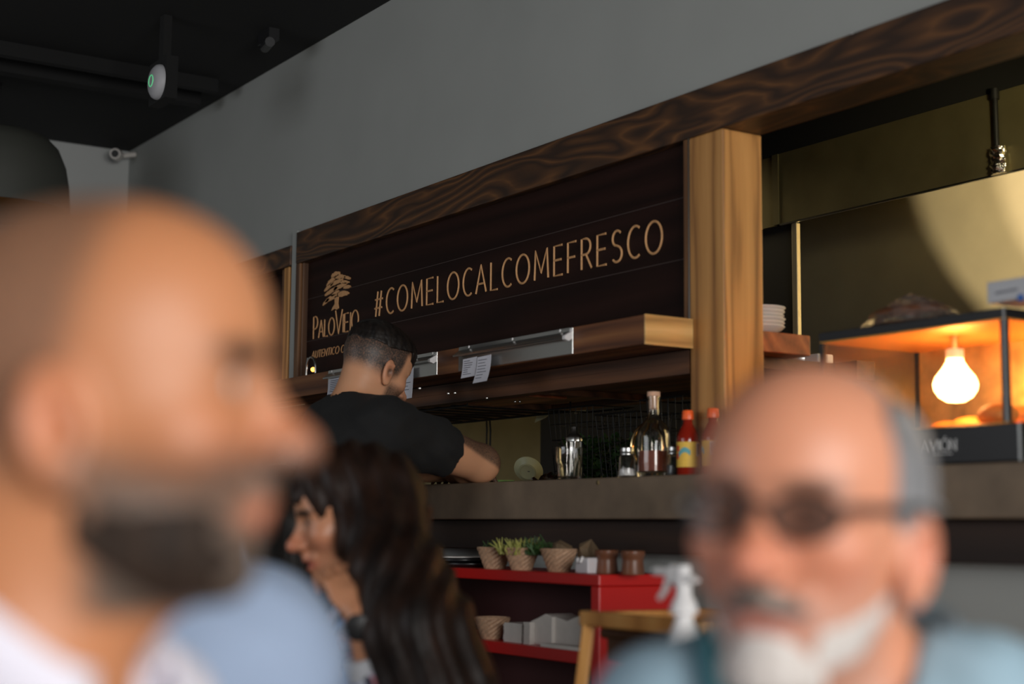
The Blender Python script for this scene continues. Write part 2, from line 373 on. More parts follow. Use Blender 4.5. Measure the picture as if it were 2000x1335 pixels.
# ------------------------------------------------------------------ carved sign
def arc(cx, cy, rx, ry, a0, a1, n=14): return [(cx+rx*math.cos(math.radians(a0+(a1-a0)*i/n)), cy+ry*math.sin(math.radians(a0+(a1-a0)*i/n))) for i in range(n+1)]
GL = {
 '#': (0.62, [[(0.10, 0.0), (0.24, 1.0)], [(0.36, 0.0), (0.50, 1.0)], [(0.02, 0.33), (0.56, 0.33)], [(0.06, 0.68), (0.60, 0.68)]]),
 'C': (0.56, [arc(0.36, 0.5, 0.34, 0.5, 58, 302, 20)]),
 'O': (0.74, [arc(0.37, 0.5, 0.36, 0.5, 0, 360, 28)]),
 'M': (0.80, [[(0.03, 0), (0.09, 1), (0.40, 0.22), (0.71, 1), (0.77, 0)]]),
 'E': (0.46, [[(0.44, 1), (0.02, 1), (0.02, 0), (0.46, 0)], [(0.02, 0.52), (0.40, 0.52)]]),
 'L': (0.42, [[(0.02, 1), (0.02, 0), (0.42, 0)]]),
 'A': (0.62, [[(0.0, 0), (0.31, 1), (0.62, 0)], [(0.11, 0.33), (0.51, 0.33)]]),
 'F': (0.44, [[(0.44, 1), (0.02, 1), (0.02, 0)], [(0.02, 0.50), (0.38, 0.50)]]),
 'R': (0.52, [[(0.02, 0), (0.02, 1), (0.22, 1)]+arc(0.22, 0.74, 0.24, 0.26, 90, -90, 12)+[(0.02, 0.48)], [(0.24, 0.48), (0.52, 0)]]),
 'S': (0.48, [arc(0.25, 0.755, 0.21, 0.245, 40, 240, 14)+[(0.25, 0.52)]+arc(0.24, 0.25, 0.23, 0.25, 60, -140, 14)]),
 'P': (0.46, [[(0.02, 0), (0.02, 1), (0.18, 1)]+arc(0.18, 0.72, 0.24, 0.28, 90, -90, 12)+[(0.02, 0.44)]]),
 'V': (0.62, [[(0.0, 1), (0.31, 0), (0.62, 1)]]),
 'I': (0.04, [[(0.02, 0), (0.02, 1)]]),
 'J': (0.16, [[(0.14, 1), (0.14, 0.0), (0.11, -0.12), (0.0, -0.17)]]),
 'U': (0.50, [[(0.02, 1), (0.02, 0.25)]+arc(0.25, 0.25, 0.23, 0.25, 180, 360, 10)+[(0.48, 1)]]),
 'T': (0.50, [[(0.0, 1), (0.50, 1)], [(0.25, 1), (0.25, 0)]]),
 'N': (0.56, [[(0.02, 0), (0.02, 1), (0.54, 0), (0.54, 1)]]),
 'Ó': (0.74, [arc(0.37, 0.5, 0.36, 0.5, 0, 360, 28), [(0.34, 1.12), (0.46, 1.28)]]),
}
def lettering(mb, text, x0, x1, z, h, y, r, gap=0.20, heights=None, slant=0.0, ywarp=None, zend=None, fixed_y=True):
    """strokes of one line of text; x runs from x0 to x1 along the wall, y is the face it is cut in"""
    tot = sum(GL[c][0]*(heights[i] if heights else 1) for i, c in enumerate(text))+gap*(len(text)-1)
    k = (x1-x0)/tot; x = x0
    for i, c in enumerate(text):
        hs = heights[i] if heights else 1
        zz = z if zend is None else z+(zend-z)*i/max(1, len(text)-1)
        for st in GL[c][1]:
            pts = [(x+k*u*hs+slant*h*hs*v, y, zz+h*hs*v) for u, v in st]
            clo = len(st) > 20 and abs(st[0][0]-st[-1][0]) < 1e-6 and abs(st[0][1]-st[-1][1]) < 1e-6
            if clo: pts = pts[:-1]
            mb.tube(pts, r, 6, closed=clo)
        x += k*(GL[c][0]*hs+gap)
    return mb

t = thing('sign_board', 'dark brown plank sign board carved with tree logo and hashtag lettering', 'sign', (-3.97, 2.44, 1.56))
mb = MB()
for z0, z1 in ((1.50, 1.574), (1.577, 1.731), (1.7345, 1.887), (1.8905, 2.024)): mb.box(-5.060, -2.889, 2.430, 2.460, z0, z1)
mb.build('plank_panel', M['sign'], t)
mb = MB()
for z in (1.5755, 1.7327, 1.8887): mb.box(-5.060, -2.889, 2.4302, 2.455, z-0.0012, z+0.0012)
mb.build('plank_joint', M['groove'], t)
mb = MB()
pb, pt_ = on(1283, 496, 1, 2.43), on(1283, 427, 1, 2.43)
lettering(mb, '#COMELOCALCOMEFRESCO', on(732, 610, 1, 2.43)[0], on(1296, 450, 1, 2.43)[0]-0.004, 1.766, 0.084, 2.4296, 0.0036, 0.26, zend=1.763)
mb.build('hashtag_lettering', M['carved'], t, smooth=True)
mb = MB()
lettering(mb, 'PALOVIEJO', -5.005, -4.655, 1.737, 0.068, 2.4296, 0.0030, 0.10, heights=[1.18, 0.9, 0.9, 0.9, 1.22, 0.95, 0.95, 0.95, 1.0])
mb.build('name_lettering', M['carved'], t, smooth=True)
mb = MB()
lettering(mb, 'AUTENTICO', -5.014, -4.800, 1.667, 0.025, 2.4296, 0.0018, 0.16, slant=0.22)
lettering(mb, 'COM', -4.783, -4.700, 1.667, 0.025, 2.4296, 0.0018, 0.16, slant=0.22)
mb.build('tagline_lettering', M['carved'], t, smooth=True)
# carved tree: layered pads of foliage over a trunk
mb = MB()
def blob(cx, cz, rx, rz, tilt, seed, y=2.4275):
    r_ = np.random.RandomState(seed); n = 34; poly = []
    for i in range(n):
        a = 2*PI*i/n; q = 1+0.24*(r_.rand()-0.5)
        u, v = rx*q*math.cos(a), rz*q*math.sin(a)
        if math.sin(a) < 0: v *= 0.55
        poly.append((cx+u*math.cos(tilt)-v*math.sin(tilt), y-2.43+2.43, cz+u*math.sin(tilt)+v*math.cos(tilt)))
    mb.prism([(p[0], p[2]) for p in poly], y, 2.432, 1)
for i, (cx, cz, rx, rz, tl) in enumerate([(-4.862, 1.868, 0.050, 0.011, 0.12), (-4.775, 1.872, 0.046, 0.013, -0.02), (-4.835, 1.882, 0.030, 0.008, 0.2),
      (-4.868, 1.893, 0.052, 0.010, 0.18), (-4.800, 1.901, 0.052, 0.010, 0.10), (-4.745, 1.893, 0.028, 0.008, -0.05), (-4.885, 1.912, 0.036, 0.010, 0.3),
      (-4.825, 1.920, 0.050, 0.010, 0.1), (-4.765, 1.913, 0.034, 0.008, -0.12), (-4.868, 1.930, 0.036, 0.011, 0.3), (-4.800, 1.936, 0.044, 0.010, -0.1),
      (-4.835, 1.948, 0.036, 0.012, 0.05), (-4.905, 1.860, 0.028, 0.008, 0.32), (-4.745, 1.926, 0.026, 0.007, -0.25)]): blob(cx, cz, rx, rz, tl, i)
mb.prism([(-4.862, 1.824), (-4.836, 1.8285), (-4.822, 1.823), (-4.805, 1.827), (-4.812, 1.845), (-4.808, 1.872), (-4.838, 1.872), (-4.836, 1.845), (-4.852, 1.835)], 2.4275, 2.432, 1)
mb.build('tree_emblem', M['carved'], t)

# small chrome hook lamp on the shelf at the sign's left end
t = thing('hook_lamp', 'small bent chrome hook with an amber light at left end of the shelf', 'lamp', tuple(on(600, 733, 1, 2.36)))
p = on(598, 731, 1, 2.36)
MB().tube([p+np.array(q) for q in ((0, 0, -0.002), (0.004, 0, 0.03), (0.012, 0, 0.058))], 0.004, 8).build('stem', M['steel'], t, smooth=True)
MB().tube([p+np.array(q) for q in [(0.004+0.034*(1-math.cos(a)), 0, 0.02+0.038*math.sin(a)) for a in np.linspace(0, PI*0.95, 14)]+[(0.073, 0, 0.0)]], 0.004, 8).build('hook', M['steel'], t, smooth=True)
MB().ell(p+np.array([0.058, -0.002, 0.013]), (0.008, 0.008, 0.008)).build('bulb', M['amberglow'], t, smooth=True)

# ------------------------------------------------------------------ pass-through shelf
pE0, pE1 = -2.850, on(1352, 632, 1, 2.399)[0]
t = thing('ticket_shelf', 'thick brown timber shelf with sawn yellow end in front of the sign', 'shelf', (-4.1, 2.32, 1.499))
MB().prism([(-5.9, 2.25), (pE0, 2.25), (pE1, 2.399), (pE1, 2.4005), (-5.9, 2.4005)], 1.500, 1.570, 2).build('plank', M['shelf'], t, bevel=0.003)
MB().prism([(pE0+0.0005, 2.2495), (pE0+0.0035, 2.2510), (pE1+0.0035, 2.399), (pE1+0.0005, 2.399)], 1.499, 1.571, 2).build('sawn_end', M['shelfend'], t)
t = thing('kitchen_deck', 'dark timber deck behind the ticket shelf, its underside over the counter', 'shelf', (-3.9, 2.7, 1.47))
MB().box(-5.9, -2.87, 2.402, 2.90, 1.470, 1.498).build('deck_board', M['deck'], t)
MB().box(-5.05, -2.80, 2.53, 2.742, 1.500, 1.552).build('top_board', M['redplank'], t, bevel=0.003)
MB().box(-5.9, -2.80, 2.905, 2.97, 1.452, 1.50).build('rear_rail', M['deck'], t)
MB().box(-5.9, -2.87, 2.402, 2.45, 1.440, 1.4695).build('front_cleat', M['deck'], t)
q0, q1, q2 = on(905, 757, 2, 1.468), on(1020, 778, 2, 1.468), on(1015, 758, 2, 1.468)
MB().box(-4.25, -3.80, 2.56, 2.70, 1.455, 1.4695).build('cleat_board', M['redplank'], t)
for x in (-4.9, -4.2, -3.7): MB().box(x, x+0.03, 2.46, 2.9, 1.452, 1.4695).build('cross_batten', M['deck'], t)
# glass rack of wires under the deck
t = thing('hanging_wire_rack', 'dark wire rack fixed under the deck behind the server', 'rack', (-4.45, 2.7, 1.43))
mb = MB()
for i in range(9): mb.tube([(-4.9+i*0.1, 2.47, 1.442), (-4.9+i*0.1, 2.88, 1.442)], 0.003, 6)
mb.build('wire', M['wire'], t); mb = MB()
for y in (2.48, 2.87): mb.tube([(-4.95, y, 1.438), (-4.02, y, 1.438)], 0.004, 6)
for x in (-4.95, -4.02):
    for y in (2.48, 2.87): mb.tube([(x, y, 1.438), (x, y, 1.4695)], 0.003, 6)
mb.build('side_rail', M['wire'], t)
for px, py in ((820, 756), (876, 766), (889, 765), (951, 775), (1015, 782), (1006, 782)):
    p = on(px, py, 2, 1.44); MB().ell((p[0], p[1], 1.437), (0.004, 0.004, 0.004), 8, 6).build('bolt', M['steel'], t, smooth=True)

def rail(xa, xb, label, plate=True):
    t = thing('ticket_rail', label, 'ticket rail', ((xa+xb)/2, 2.248, 1.50), 'ticket rails along the shelf')
    MB().box(xa, xb, 2.2475, 2.2495, 1.502, 1.569).build('back_plate', M['steel'], t, bevel=0.0008)
    mb = MB(); mb.prism([(2.2475, 1.570), (2.247, 1.560), (2.226, 1.545), (2.228, 1.541), (2.236, 1.541), (2.2475, 1.549)], xa+0.002, xb-0.012, 0)
    mb.build('grip_rail', M['steel'], t, smooth=False, bevel=0.002)
    MB().prism([(2.2475, 1.568), (2.247, 1.560), (2.224, 1.547), (2.224, 1.538), (2.236, 1.534), (2.2475, 1.541)], xb-0.012, xb, 0).build('end_cap', M['white'], t, bevel=0.002)['label'] = 'white plastic end cap'
    for i in range(3):
        x = xa+(xb-xa)*(0.1+0.4*i)
        MB().ell((x, 2.2475, 1.5665), (0.004, 0.002, 0.004), 10, 6).build('screw', M['white'], t, smooth=True)
    return t
rail(on(897, 700, 1, 2.25)[0], on(1120, 655, 1, 2.25)[0], 'long steel ticket rail nearest the sawn shelf end')
rail(on(770, 705, 1, 2.25)[0], on(855, 700, 1, 2.25)[0], 'short steel ticket rail just right of the server\'s face')
rail(on(642, 740, 1, 2.25)[0], on(715, 722, 1, 2.25)[0], 'steel ticket rail left of the server, above his shoulder')

def receipt(px, py0, py1, wpx, label, curl=0.0, y=2.243):
    a = on(px, py0, 1, y); b = on(px+wpx, py0, 1, y); z1 = on(px, py1, 1, y)[2]
    mb = MB(); n = 10; v = []
    for i in range(n+1):
        s_ = i/n; z = a[2]+(z1-a[2])*s_; dy = -0.006-curl*s_*s_; dx = curl*0.8*s_*s_
        v += [(a[0]+dx, y+dy, z), (b[0]+dx, y+dy, z+0.002), (a[0]+dx, y+dy-0.0006, z), (b[0]+dx, y+dy-0.0006, z+0.002)]
    f = []
    for i in range(n):
        k = 4*i; f += [(k, k+1, k+5, k+4), (k+2, k+6, k+7, k+3), (k, k+4, k+6, k+2), (k+1, k+3, k+7, k+5)]
    f += [(0, 2, 3, 1), (4*n, 4*n+1, 4*n+3, 4*n+2)]
    mb.add(v, f)
    t = thing('receipt', label, 'receipt', (a[0], y-0.01, z1), 'paper tickets hanging from the rails')
    mb.build('paper', M['paper'], t, smooth=True)
    mb = MB(); r_ = np.random.RandomState(px)
    for i in range(7):
        s_ = 0.12+0.8*i/7; z = a[2]+(z1-a[2])*s_; dy = -0.0072-curl*s_*s_; dx = curl*0.8*s_*s_; L = (b[0]-a[0])
        mb.box(a[0]+dx+L*0.12, a[0]+dx+L*(0.4+0.45*r_.rand()), y+dy-0.0008, y+dy, z-0.0008, z+0.0008)
    mb.build('printed_line', M['ink'], t)
receipt(908, 702, 740, 27, 'left one of the two curled white tickets on the long rail', 0.012)
receipt(936, 698, 751, 27, 'longer right one of the two curled tickets on the long rail', 0.028, y=2.240)
receipt(784, 722, 782, 27, 'white paper ticket hanging beside the server\'s face', 0.008)
receipt(645, 741, 772, 40, 'white ticket hanging above the server\'s left shoulder', 0.006)

# ------------------------------------------------------------------ counter
tag(recenter(MB().box(-5.9, -0.905, 2.300, 3.25, 1.087, 1.190).build('counter_top', M['counter'], bevel=0.005)), 'long brown concrete counter slab under the pass-through opening', 'counter')
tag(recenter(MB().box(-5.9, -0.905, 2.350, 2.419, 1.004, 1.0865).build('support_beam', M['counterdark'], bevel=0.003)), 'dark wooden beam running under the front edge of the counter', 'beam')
tag(recenter(MB().lathe([(0, 0), (0.006, 0.0005), (0.006, 0.002), (0.0, 0.004)], tuple(on(1167, 942, 1, 2.2985)), 12, 1).build('screw_head', M['brass'])), 'small bright screw head in the top edge of the counter front', 'screw')

# ------------------------------------------------------------------ kitchen beyond
# extraction hood
t = thing('extraction_hood', 'large stained steel extraction hood above the kitchen', 'hood', (-2.6, 3.7, 2.04))
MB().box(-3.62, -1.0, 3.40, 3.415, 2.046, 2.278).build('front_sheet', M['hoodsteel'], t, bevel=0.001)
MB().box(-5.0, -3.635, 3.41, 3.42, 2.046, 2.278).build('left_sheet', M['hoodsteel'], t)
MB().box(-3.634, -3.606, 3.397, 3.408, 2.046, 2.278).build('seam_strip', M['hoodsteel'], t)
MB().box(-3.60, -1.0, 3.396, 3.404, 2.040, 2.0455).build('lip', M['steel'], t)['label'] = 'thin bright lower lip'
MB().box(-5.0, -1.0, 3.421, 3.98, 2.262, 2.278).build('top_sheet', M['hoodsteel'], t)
# bright lower sheet: stainless splash panel on the back wall
t = thing('splash_panel', 'brushed steel splash wall under the hood, brightly lit at right', 'panel', (-3, 3.97, 1.2))
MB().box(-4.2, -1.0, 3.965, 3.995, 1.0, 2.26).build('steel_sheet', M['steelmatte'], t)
t = tag(recenter(MB().box(on(1546, 550, 1, 3.40)[0], on(1556, 550, 1, 3.40)[0], 3.401, 3.42, 0.0, 2.0395).build('corner_strip', M['steelmatte'], bevel=0.003)), 'thin vertical steel strip hanging down from the hood', 'strip')
x = on(1544, 550, 1, 3.40)[0]
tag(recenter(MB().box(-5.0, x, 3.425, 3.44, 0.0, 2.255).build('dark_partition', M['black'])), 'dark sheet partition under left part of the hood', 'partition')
# pipe with crumpled foil
t = thing('conduit_pipe', 'thin dark pipe down the front of the hood, wrapped in foil', 'pipe', tuple(on(1950, 345, 1, 3.39)))
p0, p1, p2 = on(1943, 182, 1, 3.385), on(1947, 290, 1, 3.385), on(1951, 342, 1, 3.385)
MB().tube([p0, p1], 0.0075, 12).build('pipe', M['wire'], t, smooth=True)
MB().tube([p0+np.array([0, 0, -0.018]), p0+np.array([0, 0, 0.012])], 0.012, 12).build('pipe_joint', M['wire'], t, smooth=True)
mb = MB(); n = 9; v = []; r_ = np.random.RandomState(3)
for i in range(n+1):
    for j in range(14):
        a = 2*PI*j/14; q = 1+0.5*(r_.rand()-0.5); v.append((p1[0]+(p2[0]-p1[0])*i/n+0.024*math.cos(a)*q, 3.385+0.014*math.sin(a)*q, p1[2]+0.004+(p2[2]-p1[2])*i/n))
mb.add(v, [(i*14+j, i*14+(j+1) % 14, (i+1)*14+(j+1) % 14, (i+1)*14+j) for i in range(n) for j in range(14)]+[tuple(range(14)), tuple(range(n*14, n*14+14))])
mb.build('foil_wrap', M['foil'], t)['label'] = 'crumpled silver foil wrap'

# stack of white plates on the deck end
PL = [(0.0, 0.0), (0.035, 0.0), (0.038, 0.002), (0.055, 0.010), (0.064, 0.018), (0.063, 0.020), (0.052, 0.013), (0.036, 0.006), (0.0, 0.005)]
pl = tag(MB().lathe(PL, n=40).build('plate', M['china'], smooth=True), 'white plate at the bottom of the stack behind the golden pillar', 'plate', 'white plates stacked behind the golden pillar')
px_ = on(1490, 655, 1, 2.63)
names = ['second from the bottom', 'third from the bottom', 'fourth from the bottom', 'fifth from the bottom', 'at the very top']
pl.location = (px_[0]-0.012, 2.63, 1.5522)
for i in range(5): dup(pl, (px_[0]-0.012+0.003*math.sin(i*2.1), 2.63, 1.5522+0.0095*(i+1)), 'white plate %s of the stack behind the golden pillar' % names[i])
# steel pot
pp = on(1564, 700, 1, 3.10)
t = thing('steel_pot', 'squat steel container with raised rim, behind the short red plank end', 'pot', (pp[0], 3.10, 1.3255))
MB().lathe([(0.0, 0.0), (0.075, 0.0), (0.078, 0.01), (0.078, 0.20), (0.084, 0.215), (0.084, 0.222), (0.076, 0.222), (0.074, 0.20), (0.0, 0.195)], (pp[0], 3.10, 1.3255), 40).build('body', M['steel'], t, smooth=True)
MB().lathe([(0.0, 0.23), (0.04, 0.232), (0.072, 0.224), (0.072, 0.221), (0.0, 0.221)], (pp[0], 3.10, 1.3255), 32).build('lid', M['steel'], t, smooth=True)
MB().box(pp[0]+0.05, pp[0]+0.12, 3.05, 3.11, 1.53, 1.555).build('handle', M['white'], t, bevel=0.004)
tag(recenter(MB().box(pp[0]-0.2, pp[0]+0.16, 3.01, 3.19, 1.19, 1.325).build('steel_stand', M['steelmatte'], bevel=0.004)), 'low steel stand beneath the squat steel container', 'stand')

# hanging cables, papers on the kitchen wall
for k, (xa, xb, lab) in enumerate(((955, 958, 'right strand of the two black cables hanging behind the counter'), (949, 951, 'left strand of the two black cables hanging behind the counter'))):
    pts = [on(xa-6, 790, 1, 2.976), on(xa+1, 815, 1, 3.0), on(xb, 840, 1, 3.02), on(xb-1, 880, 1, 3.02), on(xb-5, 915, 1, 3.02), on(xb-7, 948, 1, 3.02)]
    tag(MB().tube(pts, 0.0035, 8).build('cable', M['blackpl'], smooth=True), lab, 'cable')
for k, (poly, lab) in enumerate((([(996, 806), (1024, 799), (1020, 812), (1012, 819), (1002, 817)], 'curled cream paper hanging nearest the server beneath the deck'),
                             ([(1056, 799), (1079, 795), (1076, 806), (1064, 816), (1044, 825)], 'larger cream paper hanging beneath the deck, above the tilted plate'),
                             ([(1124, 792), (1149, 788), (1143, 803), (1122, 808)], 'small cream slip hanging beneath the deck above the tumbler'))):
    y = 2.9705+0.004*k; q = [on(a, b-(14 if i < 2 else 0), 1, y) for i, (a, b) in enumerate(poly)]
    tag(recenter(MB().prism([(p[0], p[2]) for p in q], y, y+0.002, 1).build('paper_slip', M['green_china'])), lab, 'paper')
# kitchen things on the counter's far side
yk = 2.86
t = tag(recenter(MB().box(on(976, 930, 1, 3.0)[0], on(1006, 930, 1, 3.0)[0], 2.93, 3.0, 1.1905, 1.232).build('plastic_tub', M['greenpl'], bevel=0.004)), 'small green plastic tub beside the server\'s elbow', 'tub')
# tilted plate
t = thing('leaning_plate', 'cream oval plate leaning on its edge beside the green tub', 'plate', tuple(on(1032, 935, 1, yk)))
c = on(1032, 917, 1, yk)
nn = -FH*0.70-UP*0.50-RH*0.25; nn /= np.linalg.norm(nn); ux = np.cross(UP, nn); ux /= np.linalg.norm(ux); Rt = np.stack([ux, np.cross(nn, ux), nn], 1)
MB().lathe([(0, 0.010), (0.026, 0.010), (0.030, 0.012), (0.042, 0.004), (0.050, 0.0), (0.050, -0.002), (0.040, 0.002), (0.028, 0.008), (0, 0.008)], c, 40, 2, rot=Rt).build('dish', M['green_china'], t, smooth=True)
MB().tube([c+Rt@np.array([0.026*math.cos(a), 0.026*math.sin(a), 0.0115]) for a in np.linspace(0, 2*PI, 33)[:-1]], 0.0014, 6, closed=True).build('foot_ring', M['green_china'], t, smooth=True)
MB().ell(c+Rt@np.array([0.004, 0, 0.0105]), (0.0045, 0.0015, 0.0012), R=Rt).build('centre_mark', M['black'], t)
# foil scrap
mb = MB(); r_ = np.random.RandomState(5); a, b = on(1046, 934, 1, 2.6), on(1086, 922, 1, 2.6); v = []
for i in range(9):
    for j in range(5): p = a+(b-a)*i/8; v.append((p[0], 2.58+0.012*j+0.01*r_.rand(), 1.192+0.022*r_.rand()+0.018*(i/8)+0.005*(j % 2)))
mb.add(v, [(i*5+j, i*5+j+1, (i+1)*5+j+1, (i+1)*5+j) for i in range(8) for j in range(4)])
o = mb.build('foil_scrap', M['foil']); sm = o.modifiers.new('s', 'SOLIDIFY'); sm.thickness = 0.002
tag(recenter(o), 'crumpled scrap of foil lying just left of the glass tumbler', 'foil')
# wire baskets with herbs
def wire_basket(cx, cy, z, w_, d_, h_, label, grid=8):
    t = thing('wire_basket', label, 'basket', (cx, cy, z), 'dark wire baskets on the counter')
    mb = MB()
    for i in range(grid+1):
        u = -w_/2+w_*i/grid
        mb.tube([(cx+u, cy-d_/2, z+h_), (cx+u*0.8, cy-d_*0.4, z+0.003), (cx+u*0.8, cy+d_*0.4, z+0.003), (cx+u, cy+d_/2, z+h_)], 0.0016, 5)
        if i % 2 == 0:
            u2 = -d_/2+d_*i/grid
            mb.tube([(cx-w_/2, cy+u2, z+h_), (cx-w_*0.4, cy+u2*0.8, z+0.003), (cx+w_*0.4, cy+u2*0.8, z+0.003), (cx+w_/2, cy+u2, z+h_)], 0.0016, 5)
    for k in range(1, 5):
        s_ = 0.8+0.2*k/5; mb.tube([(cx+sx*w_/2*s_, cy+sy*d_/2*s_, z+h_*k/5) for sx, sy in ((-1, -1), (1, -1), (1, 1), (-1, 1))], 0.0014, 5, closed=True)
    mb.build('wire_mesh', M['wire'], t)
    MB().tube([(cx+sx*w_/2, cy+sy*d_/2, z+h_) for sx, sy in ((-1, -1), (1, -1), (1, 1), (-1, 1))], 0.0032, 6, closed=True).build('rim', M['wire'], t)
    return t
def bx_(pa, pb, yy=2.70): return (on(pa, 900, 1, yy)[0]+on(pb, 900, 1, yy)[0])/2, on(pb, 900, 1, yy)[0]-on(pa, 900, 1, yy)[0]
(ca, wa), (cb_, wbb), (cc_, wcc) = bx_(1078, 1166), bx_(1171, 1252), bx_(1258, 1342)
wire_basket(ca, 2.76, 1.1905, wa, 0.15, 0.235, 'tall dark wire basket behind the glass tumbler')
wire_basket(cb_, 2.76, 1.1905, wbb, 0.15, 0.205, 'dark wire basket of herbs between tumbler and cork bottle', 7)
wire_basket(cc_, 2.76, 1.1905, wcc, 0.15, 0.235, 'narrow dark wire basket behind the cork bottle', 6)
def herbs(cx, cy, z, w_, d_, h_, n, label, seed):
    r_ = np.random.RandomState(seed); mb = MB()
    for i in range(n):
        p = np.array([cx+w_*(r_.rand()-0.5), cy+d_*(r_.rand()-0.5), z+h_*r_.rand()]); L = 0.02+0.02*r_.rand(); wd = L*0.35
        a, b = r_.rand()*2*PI, (r_.rand()-0.2)*1.6; dv = np.array([math.cos(a)*math.cos(b), math.sin(a)*math.cos(b), math.sin(b)])
        sv = np.cross(dv, [0, 0, 1.]); sv /= np.linalg.norm(sv)+1e-9; nv = np.cross(sv, dv)*0.003
        mb.add([p, p+dv*L*0.5+sv*wd, p+dv*L, p+dv*L*0.5-sv*wd, p+dv*L*0.5+nv, p+dv*L*0.5-nv], [(0, 1, 4), (1, 2, 4), (2, 3, 4), (3, 0, 4), (1, 0, 5), (2, 1, 5), (3, 2, 5), (0, 3, 5)])
    o = mb.build('green_herbs', M['leaf']); o['kind'] = 'stuff'; return tag(recenter(o), label, 'herbs')
herbs(ca, 2.76, 1.195, wa*0.8, 0.11, 0.13, 420, 'loose green herb leaves inside the tall basket behind the tumbler', 1)
herbs(cb_, 2.76, 1.195, wbb*0.8, 0.11, 0.13, 420, 'loose dark green herb leaves inside the middle wire basket', 2)
# brass colander rim behind the bottle
p = on(1262, 862, 1, 2.62)
t = tag(recenter(MB().tube([(p[0]+0.075*math.cos(a), 2.63, p[2]-0.01+0.060*math.sin(a)) for a in np.linspace(0, 2*PI, 33)[:-1]], 0.0065, 8, closed=True).build('brass_ring', M['brass'], smooth=True)), 'round brass rim standing behind the cork-stoppered bottle', 'ring')

# ------------------------------------------------------------------ glassware and bottles on the counter
ZT = 1.1902
def tumbler(px, yy, wpx_top, h, label):
    p = on(px, 935, 1, yy); mb = MB(); R_ = wpx_top
    prof = [(0, 0), (R_*0.74, 0), (R_*0.78, 0.004), (R_*0.86, h*0.45), (R_*0.97, h*0.62), (R_, h), (R_-0.003, h), (R_*0.93, h*0.62), (R_*0.80, h*0.45), (R_*0.70, 0.010), (0, 0.010)]
    n = 60; v = []
    for r, z in prof:
        for k in range(n):
            a = 2*PI*k/n; ff = 1+(0.035*abs(math.cos(a*5)) if z < h*0.60 else 0.0); v.append((r*ff*math.cos(a)+p[0], r*ff*math.sin(a)+yy, z+ZT))
    mb.add(v, [(i*n+k, i*n+(k+1) % n, (i+1)*n+(k+1) % n, (i+1)*n+k) for i in range(len(prof)-1) for k in range(n)])
    return tag(recenter(mb.build('glass_tumbler', M['glass'], smooth=True)), label, 'glass')
tumbler(1112, 2.36, 0.037, 0.086, 'clear faceted glass tumbler standing on the counter edge')
t = thing('glass_shaker', 'glass shaker with ridged chrome cap behind the tumbler', 'shaker', (on(1121, 900, 1, 2.50)[0], 2.50, ZT))
p = on(1121, 900, 1, 2.50)
MB().lathe([(0, 0), (0.021, 0), (0.022, 0.01), (0.021, 0.115), (0, 0.115)], (p[0], 2.50, ZT), 24).build('jar', M['glassdark'], t, smooth=True)
MB().lathe([(0.0225, 0.115), (0.0225, 0.125), (0.018, 0.131), (0.010, 0.138), (0.006, 0.155), (0, 0.157)], (p[0], 2.50, ZT), 30, flute=10, fa=0.05).build('cap', M['steel'], t, smooth=True)
def shaker(px, yy, label, salt=True):
    x = on(px, 928, 1, yy)[0]; t = thing('salt_shaker' if salt else 'pepper_shaker', label, 'shaker', (x, yy, ZT)); c = (x, yy, ZT)
    MB().lathe([(0, 0), (0.0225, 0), (0.0235, 0.003), (0.020, 0.050), (0.0155, 0.057), (0.0145, 0.057), (0.018, 0.049), (0.0205, 0.006), (0, 0.005)], c, 28).build('glass_body', M['glass'], t, smooth=True)
    MB().lathe([(0, 0.0055), (0.0195, 0.0058), (0.0188, 0.021 if salt else 0.03), (0.010, 0.025 if salt else 0.033), (0, 0.023 if salt else 0.03)], c, 24).build('contents', M['salt'] if salt else M['black'], t, smooth=True)
    MB().lathe([(0.0165, 0.0575), (0.0175, 0.058), (0.0175, 0.062), (0.016, 0.064), (0.0175, 0.066), (0.0170, 0.074), (0.011, 0.078), (0, 0.079)], c, 28).build('cap', M['steel'], t, smooth=True)
shaker(1225, 2.36, 'glass salt shaker a third full beside the cork bottle')
shaker(1318, 2.42, 'small glass shaker between the cork bottle and the hot sauce', False)
# tall bottle with cork
x = on(1277, 925, 1, 2.40)[0]; c = (x, 2.40, ZT)
t = thing('sauce_bottle', 'tall clear bottle half full of brown-red sauce with cork cap', 'bottle', c)
MB().lathe([(0, 0.004), (0.030, 0), (0.040, 0.003), (0.0415, 0.010), (0.0415, 0.105), (0.038, 0.122), (0.026, 0.138), (0.0165, 0.148), (0.0145, 0.160), (0.0145, 0.195), (0.0165, 0.197), (0.0165, 0.202),
            (0.012, 0.202), (0.012, 0.160), (0.015, 0.148), (0.024, 0.136), (0.036, 0.120), (0.0390, 0.104), (0.0390, 0.016), (0, 0.013)], c, 40).build('glass_body', M['glassdark'], t, smooth=True)
MB().lathe([(0, 0.0135), (0.0388, 0.0165), (0.0388, 0.066), (0.0, 0.066)], c, 36).build('sauce_fill', M['sauce'], t, smooth=True)
MB().lathe([(0, 0.170), (0.0115, 0.171), (0.0115, 0.2025), (0.0165, 0.2028), (0.0165, 0.214), (0, 0.2145)], c, 28).build('cork', M['cork'], t, smooth=True)
